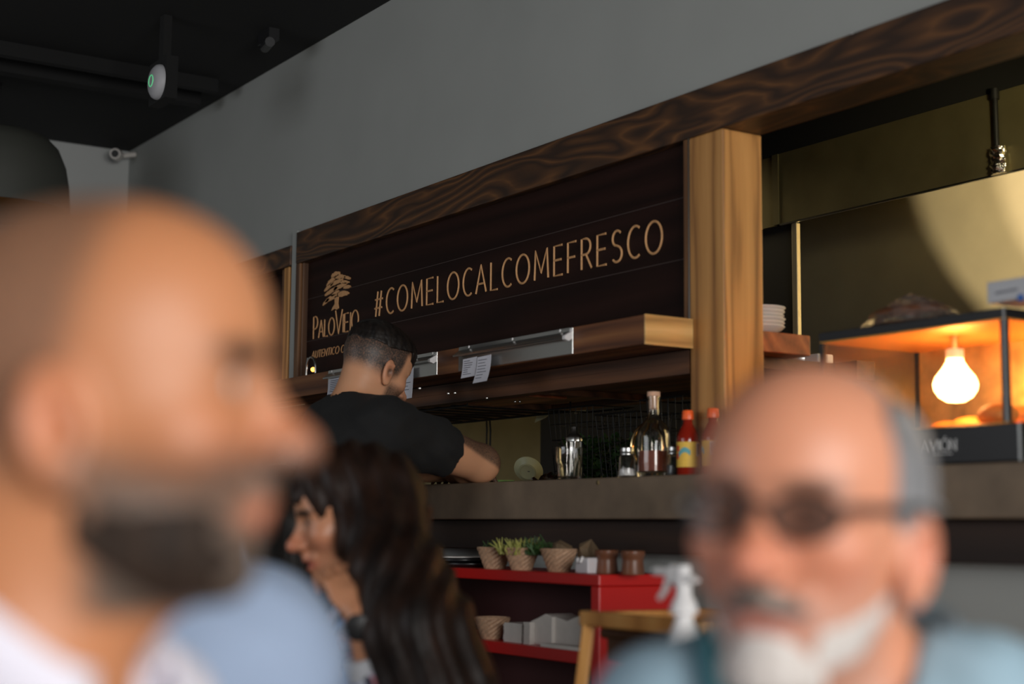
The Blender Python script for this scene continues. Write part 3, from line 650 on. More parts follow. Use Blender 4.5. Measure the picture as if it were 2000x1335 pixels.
# hot sauce bottles
x = on(1344, 925, 1, 2.37)[0]
hs = thing('hot_sauce_bottle', 'left hot sauce bottle with orange cap and full yellow label showing', 'bottle', (x, 2.37, ZT), 'hot sauce bottles by the pillar', world=False)
MB().lathe([(0, 0), (0.024, 0), (0.0265, 0.004), (0.0265, 0.086), (0.0255, 0.095), (0.019, 0.110), (0.0115, 0.124), (0.0105, 0.134), (0, 0.134)], n=36).build('glass_body', M['hot'], hs, smooth=True)
MB().lathe([(0.0, 0.134), (0.013, 0.134), (0.0135, 0.137), (0.0125, 0.154), (0.011, 0.156), (0, 0.156)], n=24, flute=12, fa=0.03).build('cap', M['orangecap'], hs, smooth=True)
th0 = math.atan2(-FH[1], -FH[0])
def band(r, z0, z1, a0, a1, n=18):
    v = []; mb = MB()
    for i in range(n+1):
        a = a0+(a1-a0)*i/n
        for r_ in (r, r+0.0006):
            for z in (z0, z1): v.append((r_*math.cos(a), r_*math.sin(a), z))
    f = []
    for i in range(n):
        k = 4*i; f += [(k, k+1, k+5, k+4), (k+2, k+6, k+7, k+3), (k+1, k+3, k+7, k+5), (k, k+4, k+6, k+2)]
    f += [(0, 2, 3, 1), (4*n, 4*n+1, 4*n+3, 4*n+2)]
    return mb.add(v, f)
lb = band(0.0267, 0.020, 0.080, -1.45, 1.45).build('label', M['yellow'], hs); lb['label'] = 'yellow paper label'
v = MB()
for i in range(9):
    a = -0.9+1.1*i/9; z = 0.051+0.010*math.sin(i/9*PI); b_2 = band(0.0274, z-0.006, z+0.006, a, a+0.125, 2); v.add(b_2.v, b_2.f)
v.build('blue_banner_print', M['teal'], lb)
v = MB()
for a, z in ((-0.95, 0.064), (-1.0, 0.046)):
    b_2 = band(0.0276, z-0.007, z+0.007, a-0.22, a+0.1, 3); v.add(b_2.v, b_2.f)
v.build('red_spot_print', M['labelred'], lb)
v = MB(); b_2 = band(0.0274, 0.046, 0.078, 0.78, 1.25, 4); v.add(b_2.v, b_2.f); v.build('barcode_panel', M['white'], lb)
v = MB()
for i in range(8):
    b_2 = band(0.0279, 0.050, 0.076, 0.84+0.045*i, 0.84+0.045*i+0.02*(1+i % 2)*0.6, 1); v.add(b_2.v, b_2.f)
v.build('barcode_line', M['ink'], lb)
th0 = math.atan2(-(2.37), -x)
hs.rotation_euler = (0, 0, th0)
dup(hs, (on(1393, 925, 1, 2.37)[0], 2.37, ZT), 'middle hot sauce bottle, label turned so the barcode faces out', th0-1.15)
dup(hs, (on(1424, 925, 1, 2.37)[0]+0.03, 2.37, ZT), 'right hot sauce bottle half hidden by the grey-haired man', th0-2.4)

# ------------------------------------------------------------------ heated display case
XA, XB, Y0, Y1 = -2.376, -1.887, 2.352, 2.66
Z0, Z1, ZTOP = 1.268, 1.462, 1.484
t = thing('food_warmer', 'glass food warmer with black frame and glowing bulb on the counter', 'display case', ((XA+XB)/2, 2.5, ZT))
base = MB().box(XA-0.02, -1.822, 2.305, Y1+0.02, ZT+0.001, Z0-0.006).build('base', M['blackpl'], t, bevel=0.003)
mb = MB(); lettering(mb, 'AVIÓN', on(1803, 880, 1, 2.303)[0], on(1867, 876, 1, 2.303)[0], on(1835, 880, 1, 2.303)[2], 0.021, 2.3035, 0.0014, 0.14)
mb.build('brand_lettering', M['letter'], base)
mb = MB(); x0 = on(1824, 887, 1, 2.303)[0]; z0 = on(1824, 887, 1, 2.303)[2]
for i in range(7): mb.box(x0+i*0.0065, x0+i*0.0065+0.004, 2.3032, 2.3045, z0-0.001, z0+0.0015)
mb.build('small_lettering', M['letter'], base)
MB().box(-1.826, -1.820, 2.303, 2.31, ZT+0.001, Z0-0.006).build('base_edge_strip', M['steel'], t)
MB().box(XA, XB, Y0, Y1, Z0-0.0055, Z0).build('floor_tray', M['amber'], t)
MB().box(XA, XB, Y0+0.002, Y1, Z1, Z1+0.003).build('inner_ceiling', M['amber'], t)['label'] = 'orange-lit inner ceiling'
MB().box(XA, XB, Y0, Y1, Z1+0.0035, ZTOP).build('top_frame', M['blackpl'], t, bevel=0.001)
for x_, y_ in ((XA, Y0), (XB-0.012, Y0), (XA, Y1-0.012), (XB-0.012, Y1-0.012)):
    MB().box(x_, x_+0.012, y_, y_+0.012, Z0, Z1).build('corner_post', M['blackpl'], t)
MB().box(XB-0.0035, XB+0.001, Y0-0.001, Y0+0.003, Z0, ZTOP).build('chrome_edge', M['steel'], t)
MB().box(XA+0.012, XB-0.012, Y0+0.004, Y0+0.007, Z0, Z1).build('front_glass', M['glass'], t)
MB().box(XA+0.012, XB-0.012, Y1-0.008, Y1-0.005, Z0, Z1).build('rear_panel', M['goldpanel'], t)['label'] = 'gold reflecting rear panel'
for nm, bx in (('side_glass', (XA+0.004, XA+0.007, Y0+0.012, Y1-0.012)), ('side_glass', (XB-0.007, XB-0.004, Y0+0.012, Y1-0.012))):
    MB().box(*bx, Z0, Z1).build(nm, M['glass'], t)
bp = on(1867, 748, 1, 2.49)
b = MB().lathe([(0, 0), (0.018, 0.002), (0.034, 0.012), (0.043, 0.026), (0.045, 0.038), (0.040, 0.052), (0.026, 0.070), (0.0175, 0.084), (0.0165, 0.090)], (bp[0], 2.49, bp[2]-0.040), 32).build('heat_bulb', M['bulb'], t, smooth=True)
MB().lathe([(0.0168, 0.0905), (0.018, 0.093), (0.018, 0.110), (0, 0.1105)], (bp[0], 2.49, bp[2]-0.040), 24).build('lamp_socket', M['white'], t, smooth=True)
MB().tube([(bp[0], 2.49, bp[2]+0.070), (bp[0], 2.49, Z1)], 0.008, 10).build('socket_stem', M['amber'], t)
def bun(px, py, yy, r, label, first=None):
    p = on(px, py, 1, yy); mb = MB(); mb.ell((0, 0, r[2]), r, 24, 14); mb.ell((r[0]*0.5, -r[1]*0.2, r[2]*0.9), (r[0]*0.5, r[1]*0.8, r[2]*0.8), 18, 10)
    mb.ell((-r[0]*0.55, 0, r[2]*0.85), (r[0]*0.5, r[1]*0.8, r[2]*0.75), 18, 10)
    o = mb.build('bread_roll', M['bread'], smooth=True); o.location = (p[0], yy, Z0+0.0005); return tag(o, label, 'bread', 'bread in the food warmer')
bun(1950, 800, 2.44, (0.040, 0.035, 0.022), 'golden bread roll by the front right post of the food warmer')
bun(1895, 800, 2.58, (0.045, 0.035, 0.018), 'golden bread roll behind the bulb in the food warmer')
bun(1850, 800, 2.60, (0.040, 0.035, 0.016), 'golden bread roll at the back left, beneath the bulb')
bun(1992, 800, 2.56, (0.040, 0.035, 0.024), 'golden bread roll by the rear right post of the food warmer')
# wrapped package on top
pc = on(1782, 632, 2, ZTOP+0.002)
def package():
    n, m_2 = 40, 16; v = []; r_ = np.random.RandomState(11)
    for i in range(m_2+1):
        tt = PI*0.5*i/m_2
        for k in range(n):
            a = 2*PI*k/n; jag = 1+0.05*math.sin(a*7+i)+0.05*(r_.rand()-0.5)
            q_ = 1-i/m_2; v.append((-0.005*(1-q_)+0.125*q_**0.8*math.cos(a)*jag, 0.070*q_**0.8*math.sin(a)*jag, 0.062*(1-q_)**0.8+0.002*math.sin(5*a+3*i)*(i > 0)))
    f = [(i*n+k, i*n+(k+1) % n, (i+1)*n+(k+1) % n, (i+1)*n+k) for i in range(m_2) for k in range(n)]+[tuple(range(n))[::-1]]
    return MB().add(v, f)
t = thing('bread_bag', 'crinkled clear plastic bag of brown bread on the food warmer', 'bag', (pc[0], pc[1], ZTOP+0.001), world=False)
package().build('film_wrap', M['film'], t, smooth=False)
MB().ell((-0.01, 0, 0.022), (0.10, 0.052, 0.021), 30, 14).build('brown_loaf', M['clay'], t, smooth=True)
t.rotation_euler = (0, 0, 0.0)
# white carton
wc = on(1928, 592, 2, ZTOP+0.001)
t = thing('carton', 'white carton with blue dot and faint print on the food warmer', 'box', (wc[0]+0.07, wc[1]+0.05, ZTOP+0.0005))
cb = MB().box(wc[0], wc[0]+0.16, wc[1], wc[1]+0.09, ZTOP+0.0005, ZTOP+0.040).build('card_body', M['cardbox'], t, bevel=0.002)
dd = on(1993, 581, 1, wc[1]-0.001)
MB().lathe([(0, -0.0006), (0.0072, -0.0006), (0.0072, 0), (0, 0)], (dd[0], wc[1]-0.0002, dd[2]), 24, 1).build('blue_dot_print', M['blueink'], cb)
mb = MB(); r_ = np.random.RandomState(9)
for i in range(9):
    q = on(1944+5.0*i, 573-1.0*i, 1, wc[1]-0.001); mb.box(q[0], q[0]+0.0028, wc[1]-0.0006, wc[1]-0.0001, q[2]-0.002, q[2]+0.0025+0.002*r_.rand())
mb.build('faint_print', M['ink'], cb)

# ------------------------------------------------------------------ ceiling fittings
p = on(308, 160, 1, 1.82)
t = thing('access_point', 'round white access point with green light on the black joist', 'device', (p[0], 1.825, p[2]-0.06))
MB().lathe([(0, -0.030), (0.02, -0.030), (0.045, -0.026), (0.058, -0.016), (0.062, -0.006), (0.062, 0.0), (0, 0.0)], (p[0], 1.8255, p[2]), 40, 1).build('housing', M['apwhite'], t, smooth=True)
MB().tube([(p[0]+0.020*math.cos(a), 1.7955, p[2]+0.020*math.sin(a)) for a in np.linspace(0, 2*PI, 25)[:-1]], 0.0022, 6, closed=True).build('light_ring', M['greenled'], t)['label'] = 'glowing green light ring'
p = on(232, 305, 1, 2.34)
t = thing('security_camera', 'small cream security camera at the corner of wall and ceiling', 'camera', (p[0]+0.02, 2.36, p[2]-0.03))
dv = Vector((0.86, -0.5, -0.10)).normalized()
a_, b_ = Vector(p), Vector(p)+dv*0.09
MB().tube([a_, a_+dv*0.02, a_+dv*0.07, b_], [0.020, 0.028, 0.028, 0.024], 20).build('housing', M['china'], t, smooth=True)
MB().tube([b_, b_+dv*0.003], [0.018, 0.016], 18).build('lens', M['black'], t, smooth=True)
MB().tube([a_, (a_[0], YW, a_[2]+0.02)], 0.012, 10).build('bracket', M['china'], t)
p = on(524, 84, 2, 2.80)
t = thing('track_light', 'small black ceiling fitting with a tiny glint near the wall', 'light fitting', (p[0], p[1], 2.78))
MB().box(p[0]-0.05, p[0]+0.05, p[1]-0.02, p[1]+0.02, 2.80, ZC).build('mount', M['black'], t)
MB().tube([(p[0]-0.03, p[1], 2.79), (p[0]+0.06, p[1]-0.02, 2.785)], 0.018, 14).build('head', M['blackpl'], t)
MB().ell((p[0]-0.035, p[1]-0.01, 2.788), (0.006, 0.006, 0.006)).build('screw', M['steel'], t, smooth=True)
# big dark dome pendant at far left
pd = at(-10, 345, 6.2)
t = thing('pendant_lamp', 'large dark grey dome pendant lamp high in the far left corner', 'lamp', (pd[0], pd[1], pd[2]-0.16))
prof = [(0.05, 0.19), (0.14, 0.185), (0.20, 0.165), (0.245, 0.12), (0.275, 0.05), (0.29, -0.03), (0.30, -0.14), (0.294, -0.14), (0.285, -0.03), (0.268, 0.05), (0.238, 0.112), (0.19, 0.155), (0.05, 0.18)]
mb = MB(); mb.lathe(prof+[prof[0]], tuple(pd), 56); mb.build('shade', M['duct'], t, smooth=True)
MB().tube([(pd[0], pd[1], pd[2]+0.18), (pd[0], pd[1], ZC)], 0.008, 8).build('cord', M['black'], t)
MB().lathe([(0, -0.02), (0.03, -0.01), (0.035, 0.02), (0.02, 0.07), (0.02, 0.18), (0, 0.18)], tuple(pd), 20).build('bulb', M['amberglow'], t, smooth=True)
# small screw on the wall just above the beam
p = on(1666, 68, 1, YW-0.004)
tag(recenter(MB().lathe([(0, -0.004), (0.004, -0.003), (0.0045, 0.002), (0, 0.004)], tuple(p), 12, 1).build('wall_hook', M['white'], smooth=True)), 'tiny white hook on the grey wall just above the beam', 'hook')

# ------------------------------------------------------------------ red shelf unit
RX, RY, RZ = -2.827, 2.10, 0.960
t = thing('red_shelf_unit', 'bright red lacquered open shelf unit standing against the grey wall', 'shelf', (-3.55, 2.2, 0))
MB().box(-4.3, RX, RY, 2.33, RZ-0.026, RZ).build('top_board', M['red'], t, bevel=0.003)
MB().box(RX-0.032, RX, RY, 2.33, 0, RZ-0.0265).build('side_panel', M['red'], t, bevel=0.003)
MB().box(-4.3, -4.268, RY, 2.33, 0, RZ-0.0265).build('side_panel', M['red'], t, bevel=0.003)
MB().box(-4.2675, RX-0.0325, 2.31, 2.33, 0, RZ-0.0265).build('back_panel', plain('shaded_back_board', (0.045, 0.007, 0.007), 0.6), t)['label'] = 'back board with the inside shade painted dark maroon'  # red darkened to maroon to carry the shade inside the unit
for z in (0.755, 0.48, 0.20): MB().box(-4.2675, RX-0.0325, RY+0.004, 2.3095, z, z+0.028).build('shelf_board', M['red'], t, bevel=0.002)
ZR = RZ+0.0005
def wicker_proto(label, r0=0.022, r1=0.040, h=0.052, grp='wicker baskets on the red shelf unit'):
    t = thing('wicker_basket', label, 'basket', (0, 0, 0), grp, world=False); mb = MB(); n = 28; m_2 = 9; v = []
    for i in range(m_2+1):
        s_ = i/m_2; r = r0+(r1-r0)*s_
        for k in range(n):
            a = 2*PI*k/n; q = r*(1+(0.045 if (i+k) % 2 else -0.03))*(abs(math.cos(a))**4+abs(math.sin(a))**4)**-0.12
            v.append((q*math.cos(a), q*math.sin(a), h*s_))
    mb.add(v, [(i*n+k, i*n+(k+1) % n, (i+1)*n+(k+1) % n, (i+1)*n+k) for i in range(m_2) for k in range(n)]+[tuple(range(n))[::-1]])
    o = mb.build('weave', M['wicker'], t, smooth=False); s2 = o.modifiers.new('s', 'SOLIDIFY'); s2.thickness = 0.002
    MB().tube([(r1*(abs(math.cos(a))**4+abs(math.sin(a))**4)**-0.12*math.cos(a), r1*(abs(math.cos(a))**4+abs(math.sin(a))**4)**-0.12*math.sin(a), h) for a in np.linspace(0, 2*PI, 29)[:-1]], 0.003, 6, closed=True).build('rim', M['wicker'], t)
    return t
wb = wicker_proto('wicker basket at left end of the row on the red unit')
xs = [on(962, 1112, 1, 2.15)[0]+0.010, on(1018, 1113, 1, 2.15)[0]+0.002, on(1085, 1114, 1, 2.15)[0]]
wb.location = (xs[0], 2.15, ZR); wb.rotation_euler = (0, 0, 0.3)
dup(wb, (xs[1], 2.15, ZR), 'wicker basket full of yellow-green tufts in the middle of the row', 0.5)
dup(wb, (xs[2], 2.16, ZR), 'wicker basket with brown paper beside the grey plastic box', 0.1)
x = on(955, 1245, 1, 2.14)[0]; dup(wb, (x, 2.15, 0.7835), 'small wicker basket on the middle shelf beside the napkins', 0.2)
def tufts(cx, cy, z, n, mat, label, seed, L=0.03, spread=0.05, cat='garnish', nm='garnish_sprigs'):
    r_ = np.random.RandomState(seed); mb = MB()
    for i in range(n):
        p = np.array([cx+spread*(r_.rand()-0.5), cy+spread*(r_.rand()-0.5), z]); a = r_.rand()*2*PI; tl = 0.5+r_.rand()*0.9
        d = np.array([math.cos(a)*math.cos(tl), math.sin(a)*math.cos(tl), math.sin(tl)])*L*(0.6+0.7*r_.rand()); bnd = np.array([r_.rand()-0.5, r_.rand()-0.5, 0])*L*0.5
        mb.tube([p, p+d*0.5, p+d+bnd], [0.0025, 0.0022, 0.0008], 5)
    o = mb.build(nm, mat); o['kind'] = 'stuff'; return tag(recenter(o), label, cat)
M['sprig'] = plain('yellow_green_sprig', (0.34, 0.34, 0.08), 0.6, 0, 0.4, 50)
M['kraft'] = plain('kraft_paper', (0.13, 0.085, 0.045), 0.8)
tufts(xs[0], 2.15, ZR+0.035, 60, M['leaf'], 'dark green sprigs in the left wicker basket', 21)
tufts(xs[1]-0.01, 2.15, ZR+0.038, 150, M['sprig'], 'yellow-green sprigs spilling from the middle wicker basket', 22, 0.036, 0.08)
tufts(xs[1]+0.05, 2.16, ZR+0.038, 60, M['leaf'], 'dark green sprigs between the middle and right wicker baskets', 23, 0.045, 0.05)
def crumple(cx, cy, z, r, h, label, seed, mat='kraft'):
    r_ = np.random.RandomState(seed); n = 12; v = [(cx, cy, z+h)]
    for k in range(n):
        a = 2*PI*k/n; q = r*(0.6+0.5*r_.rand()); v.append((cx+q*math.cos(a), cy+q*math.sin(a), z+h*(0.25+0.6*r_.rand())))
    for k in range(n):
        a = 2*PI*k/n; v.append((cx+r*0.6*math.cos(a), cy+r*0.6*math.sin(a), z))
    f = [(0, 1+k, 1+(k+1) % n) for k in range(n)]+[(1+k, 1+n+k, 1+n+(k+1) % n, 1+(k+1) % n) for k in range(n)]+[tuple(range(1+n, 1+2*n))]
    return tag(recenter(MB().add(v, f).build('crumpled_paper', M[mat])), label, 'paper')
crumple(xs[2]+0.005, 2.16, ZR+0.030, 0.030, 0.045, 'crumpled brown paper poking out of the right wicker basket', 4)
crumple(on(1155, 1075, 1, 2.22)[0], 2.22, ZR, 0.034, 0.078, 'crumpled brown paper behind the grey plastic box', 6)
# grey plastic box
x0, x1 = on(1123, 1115, 1, 2.12)[0], on(1148, 1115, 1, 2.12)[0]
t = thing('plastic_box', 'small grey-white plastic box between wicker basket and brown jars', 'box', ((x0+x1)/2, 2.14, ZR))
MB().box(x0, x1, 2.12, 2.16, ZR, ZR+0.036).build('body', M['greypl'], t, bevel=0.003)
MB().tube([((x0+x1)/2-0.010, 2.118, ZR+0.034), ((x0+x1)/2-0.008, 2.114, ZR+0.026), ((x0+x1)/2+0.006, 2.114, ZR+0.026), ((x0+x1)/2+0.008, 2.118, ZR+0.038)], 0.003, 8).build('handle', M['white'], t, smooth=True)
# clay jars
JP = [(0, 0), (0.026, 0), (0.027, 0.004), (0.024, 0.030), (0.025, 0.038), (0.028, 0.042), (0.028, 0.052), (0.026, 0.054), (0.022, 0.052), (0.021, 0.01), (0, 0.008)]
jr = tag(MB().lathe(JP, n=32).build('clay_jar', M['clay'], smooth=True), 'brown glazed clay jar next to the grey plastic box', 'jar', 'clay jars on the red unit')
jr.location = (on(1185, 1116, 1, 2.17)[0], 2.17, ZR)
dup(jr, (on(1236, 1116, 1, 2.17)[0], 2.17, ZR), 'brown glazed clay jar nearest the right edge of the red unit')
# two dark platters left
pt0 = on(905, 1110, 1, 2.17)
PP = [(0, 0), (0.06, 0), (0.075, 0.006), (0.078, 0.008), (0.078, 0.010), (0.06, 0.004), (0, 0.003)]
pr = tag(MB().lathe(PP, n=40).build('platter', M['blackpl'], smooth=True), 'lower black platter left of the wicker baskets', 'platter', 'black platters on the red unit')
pr.location = (pt0[0]+0.01, 2.18, ZR); dup(pr, (pt0[0]-0.025, 2.18, ZR+0.0095), 'upper black platter left of the wicker baskets')
for z_, lab, nm in ((ZR+0.0205, 'thin white plate lying on the black platters', 0),):
    o = tag(MB().lathe([(0, 0), (0.055, 0), (0.076, 0.004), (0.076, 0.006), (0.05, 0.002), (0, 0.002)], n=40).build('plate', M['china'], smooth=True), lab, 'plate'); o.location = (pt0[0]-0.03, 2.18, z_)
# napkin stacks on the middle shelf
ZM = 0.7832
def napkins(px0, px1, pyt, yy, label, seed, n=11, lean=0.0):
    xa, xb = on(px0, 1250, 1, yy)[0], on(px1, 1255, 1, yy)[0]; ht = on((px0+px1)/2, pyt, 1, yy)[2]-ZM
    r_ = np.random.RandomState(seed); mb = MB()
    for i in range(n):
        d = 0.003*(r_.rand()-0.5)+lean*i/n; mb.box(xa+d, xb+d, yy+0.002*r_.rand(), yy+0.09, ZM+ht*i/n, ZM+ht*(i+0.8)/n)
    return tag(recenter(mb.build('napkin_stack', M['napkin'])), label, 'napkins')
napkins(983, 1018, 1216, 2.13, 'small stack of white napkins beside the wicker basket', 1)
napkins(1022, 1034, 1214, 2.125, 'narrow white bundle of napkins in the middle of the shelf', 2)
def napkin_fan(px0, px1, pys, yy, label):
    xa, xb = on(px0, 1250, 1, yy)[0], on(px1, 1255, 1, yy)[0]; k = len(pys); pts = [(xa, ZM), (xb, ZM)]
    for i, q in enumerate(reversed(pys)):
        s_ = 1-i/(k-1); pts.append((xa+(xb-xa)*s_, on(px0+(px1-px0)*s_, q, 1, yy)[2]))
    return tag(recenter(MB().prism(pts, yy, yy+0.08, 1).build('folded_napkins', M['napkin'], bevel=0.002)), label, 'napkins')
napkin_fan(1036, 1078, [1212, 1206, 1198, 1204], 2.14, 'loosely folded white napkins peaking in the middle of the shelf')
napkin_fan(1080, 1133, [1203, 1207, 1212, 1206, 1201], 2.15, 'fanned white napkins against the right side of the red unit')
tag(recenter(MB().prism([(on(1058, 1262, 1, 2.11)[0], 2.106), (on(1134, 1268, 1, 2.11)[0], 2.106), (on(1134, 1268, 1, 2.11)[0], 2.138), (on(1066, 1262, 1, 2.11)[0], 2.138)], ZM, ZM+0.009, 2).build('flat_napkins', M['napkin'], bevel=0.001)), 'flat white napkins lying at the front edge of the middle shelf', 'napkins')

# ------------------------------------------------------------------ wooden high chair and spray bottle
t = thing('high_chair', 'light wooden high chair standing in front of the red shelf unit', 'high chair', (-2.27, 1.9, 0))
xl, xr = -2.385, -2.06
for xx in (xl, xr):
    s_ = -1 if xx == xl else 1
    for yy, dy in ((1.75, -0.06), (2.02, 0.05)):
        MB().tube([(xx, yy, 0.895), (xx+s_*0.045, yy+dy*0.6, 0.45), (xx+s_*0.08, yy+dy, 0.0)], [0.016, 0.016, 0.016], 4).build('leg', M['chairwood'], t, bevel=0.003)
MB().box(xl-0.016, xr+0.016, 1.735, 1.765, 0.880, 0.908).build('front_rail', M['chairwood'], t, bevel=0.004)
MB().box(xl-0.016, xr+0.016, 2.005, 2.035, 0.880, 0.908).build('rear_rail', M['chairwood'], t, bevel=0.004)
for xx in (xl, xr): MB().box(xx-0.014, xx+0.014, 1.766, 2.004, 0.882, 0.906).build('side_rail', M['chairwood'], t, bevel=0.003)
MB().tube([(xl+0.02, 1.77, 0.868), (xr-0.02, 1.77, 0.868)], 0.011, 12).build('grab_bar', M['deck'], t)['label'] = 'dark round grab bar'
MB().box(xl+0.0, xr+0.0, 1.78, 2.0, 0.60, 0.62).build('seat', M['chairwood'], t, bevel=0.004)
MB().box(xl-0.05, xr+0.05, 1.74, 2.03, 0.27, 0.29).build('foot_rest', M['chairwood'], t, bevel=0.004)
MB().box(-2.35, -2.10, 1.765, 1.775, 0.82, 0.8575).build('front_slat', M['deck'], t)
# side table carrying the spray bottle
SY = 1.42; sp = on(1336, 1190, 1, SY)
tz = 0.72
t = thing('side_table', 'small dark table hidden behind the grey-haired man, under the spray bottle', 'table', (sp[0], SY+0.1, 0))
MB().box(sp[0]-0.2, sp[0]+0.25, SY-0.15, SY+0.20, tz-0.025, tz).build('table_top', M['deck'], t, bevel=0.003)
for a in (-0.18, 0.23):
    for b in (-0.13, 0.18): MB().tube([(sp[0]+a, SY+b, 0), (sp[0]+a, SY+b, tz-0.0255)], 0.016, 8).build('leg', M['black'], t)
t = thing('spray_bottle', 'white trigger spray bottle beside the red shelf unit', 'spray bottle', (sp[0], SY, tz))
def lp(px, py, dy=0.0): return on(px, py, 1, SY+dy)
hz = sp[2]
MB().lathe([(0, 0), (0.030, 0), (0.033, 0.006), (0.033, (hz-tz)*0.62), (0.024, (hz-tz)*0.82), (0.013, (hz-tz)*0.93), (0.013, hz-tz)], (sp[0], SY, tz+0.0003), 28).build('bottle_body', M['white'], t, smooth=True)
MB().lathe([(0.019, -0.006), (0.020, 0.0), (0.016, 0.012), (0.011, 0.020), (0.0095, 0.058), (0.009, 0.062)], (sp[0], SY, hz), 24, flute=12, fa=0.03).build('collar', M['white'], t, smooth=True)
mb = MB()
hp = [(1297, 1111), (1300, 1118), (1308, 1121), (1314, 1117), (1318, 1127), (1324, 1134), (1330, 1139), (1342, 1139), (1359, 1137), (1361, 1130), (1324, 1103), (1316, 1103), (1309, 1108), (1302, 1106), (1287, 1111), (1285, 1117), (1291, 1121)]
hp = [(1285, 1112), (1288, 1121), (1298, 1122), (1306, 1120), (1312, 1134), (1322, 1143), (1333, 1144), (1337, 1138), (1358, 1139), (1361, 1132), (1326, 1105), (1318, 1102), (1309, 1106), (1304, 1111), (1290, 1109)]
mb.prism([(lambda q: (q[0], q[2]))(lp(a, b_)) for a, b_ in hp], SY-0.008, SY+0.008, 1); mb.build('spray_head', M['white'], t, bevel=0.003)
MB().tube([lp(1304, 1118), lp(1305, 1135), lp(1300, 1152), lp(1288, 1168)], [0.005, 0.0055, 0.005, 0.004], 8).build('trigger', M['white'], t, smooth=True)
MB().lathe([(0, -0.013), (0.005, -0.013), (0.006, -0.009), (0.006, 0.0), (0, 0.0)], tuple(lp(1288, 1115)), 16, 0).build('nozzle', M['white'], t, smooth=True)

# ================================================================== PEOPLE (signed-distance modelling, one continuous surface each)
def axis(lo, hi, fine, hf, hc):
    xs = [lo]
    while xs[-1] < hi:
        x = xs[-1]; h = hf if any(a <= x < b for a, b in fine) else hc; xs.append(x+h)
    return np.array(xs, np.float32)
class SD:
    def __init__(s): s.p = []
    def ell(s, c, r, R=None, k=0.02, op=1): s.p.append(('e', np.array(c, float), np.array(r, float), R, k, op)); return s
    def cap(s, a, b, ra, rb=None, k=0.02, op=1): s.p.append(('c', np.array(a, float), np.array(b, float), ra, ra if rb is None else rb, k, op)); return s
    def bounds(s):
        lo = np.full(3, 9e9); hi = -lo
        for q in s.p:
            if q[-1] < 0: continue
            if q[0] == 'e': m = q[2].max(); lo = np.minimum(lo, q[1]-m); hi = np.maximum(hi, q[1]+m)
            else: m = max(q[3], q[4]); lo = np.minimum(lo, np.minimum(q[1], q[2])-m); hi = np.maximum(hi, np.maximum(q[1], q[2])+m)
        return lo, hi
    def field(s, ax, D=None):
        X, Y, Z = ax
        if D is None: D = np.full((len(X), len(Y), len(Z)), 0.2, np.float32)
        for q in s.p:
            k, op = q[-2], q[-1]; mg = k+0.03
            if q[0] == 'e': m = q[2].max(); lo, hi = q[1]-m-mg, q[1]+m+mg
            else: m = max(q[3], q[4]); lo, hi = np.minimum(q[1], q[2])-m-mg, np.maximum(q[1], q[2])+m+mg
            sl = []
            for a, l, h in zip(ax, lo, hi): sl.append(slice(max(0, np.searchsorted(a, l)-1), min(len(a), np.searchsorted(a, h)+1)))
            if any(t_.stop-t_.start < 1 for t_ in sl): continue
            x, y, z = np.meshgrid(X[sl[0]], Y[sl[1]], Z[sl[2]], indexing='ij', sparse=True)
            if q[0] == 'e':
                dx, dy, dz = x-q[1][0], y-q[1][1], z-q[1][2]
                if q[3] is not None:
                    Rm = q[3]; dx, dy, dz = Rm[0, 0]*dx+Rm[1, 0]*dy+Rm[2, 0]*dz, Rm[0, 1]*dx+Rm[1, 1]*dy+Rm[2, 1]*dz, Rm[0, 2]*dx+Rm[1, 2]*dy+Rm[2, 2]*dz
                r = q[2]; k0 = np.sqrt((dx/r[0])**2+(dy/r[1])**2+(dz/r[2])**2)+1e-9; k1 = np.sqrt((dx/r[0]**2)**2+(dy/r[1]**2)**2+(dz/r[2]**2)**2)+1e-9
                d = k0*(k0-1)/k1
            else:
                a, b = q[1], q[2]; ba_ = b-a; L = ba_@ba_+1e-12
                px, py, pz = x-a[0], y-a[1], z-a[2]
                h = np.clip((px*ba_[0]+py*ba_[1]+pz*ba_[2])/L, 0, 1)
                d = np.sqrt((px-h*ba_[0])**2+(py-h*ba_[1])**2+(pz-h*ba_[2])**2)-(q[3]+(q[4]-q[3])*h)
            S_ = D[tuple(sl)]
            if op > 0:
                h = np.maximum(k-np.abs(S_-d), 0)/k; D[tuple(sl)] = np.minimum(S_, d)-h*h*k*0.25
            else:
                d = -d; h = np.maximum(k-np.abs(S_-d), 0)/k; D[tuple(sl)] = np.maximum(S_, d)+h*h*k*0.25
        return D
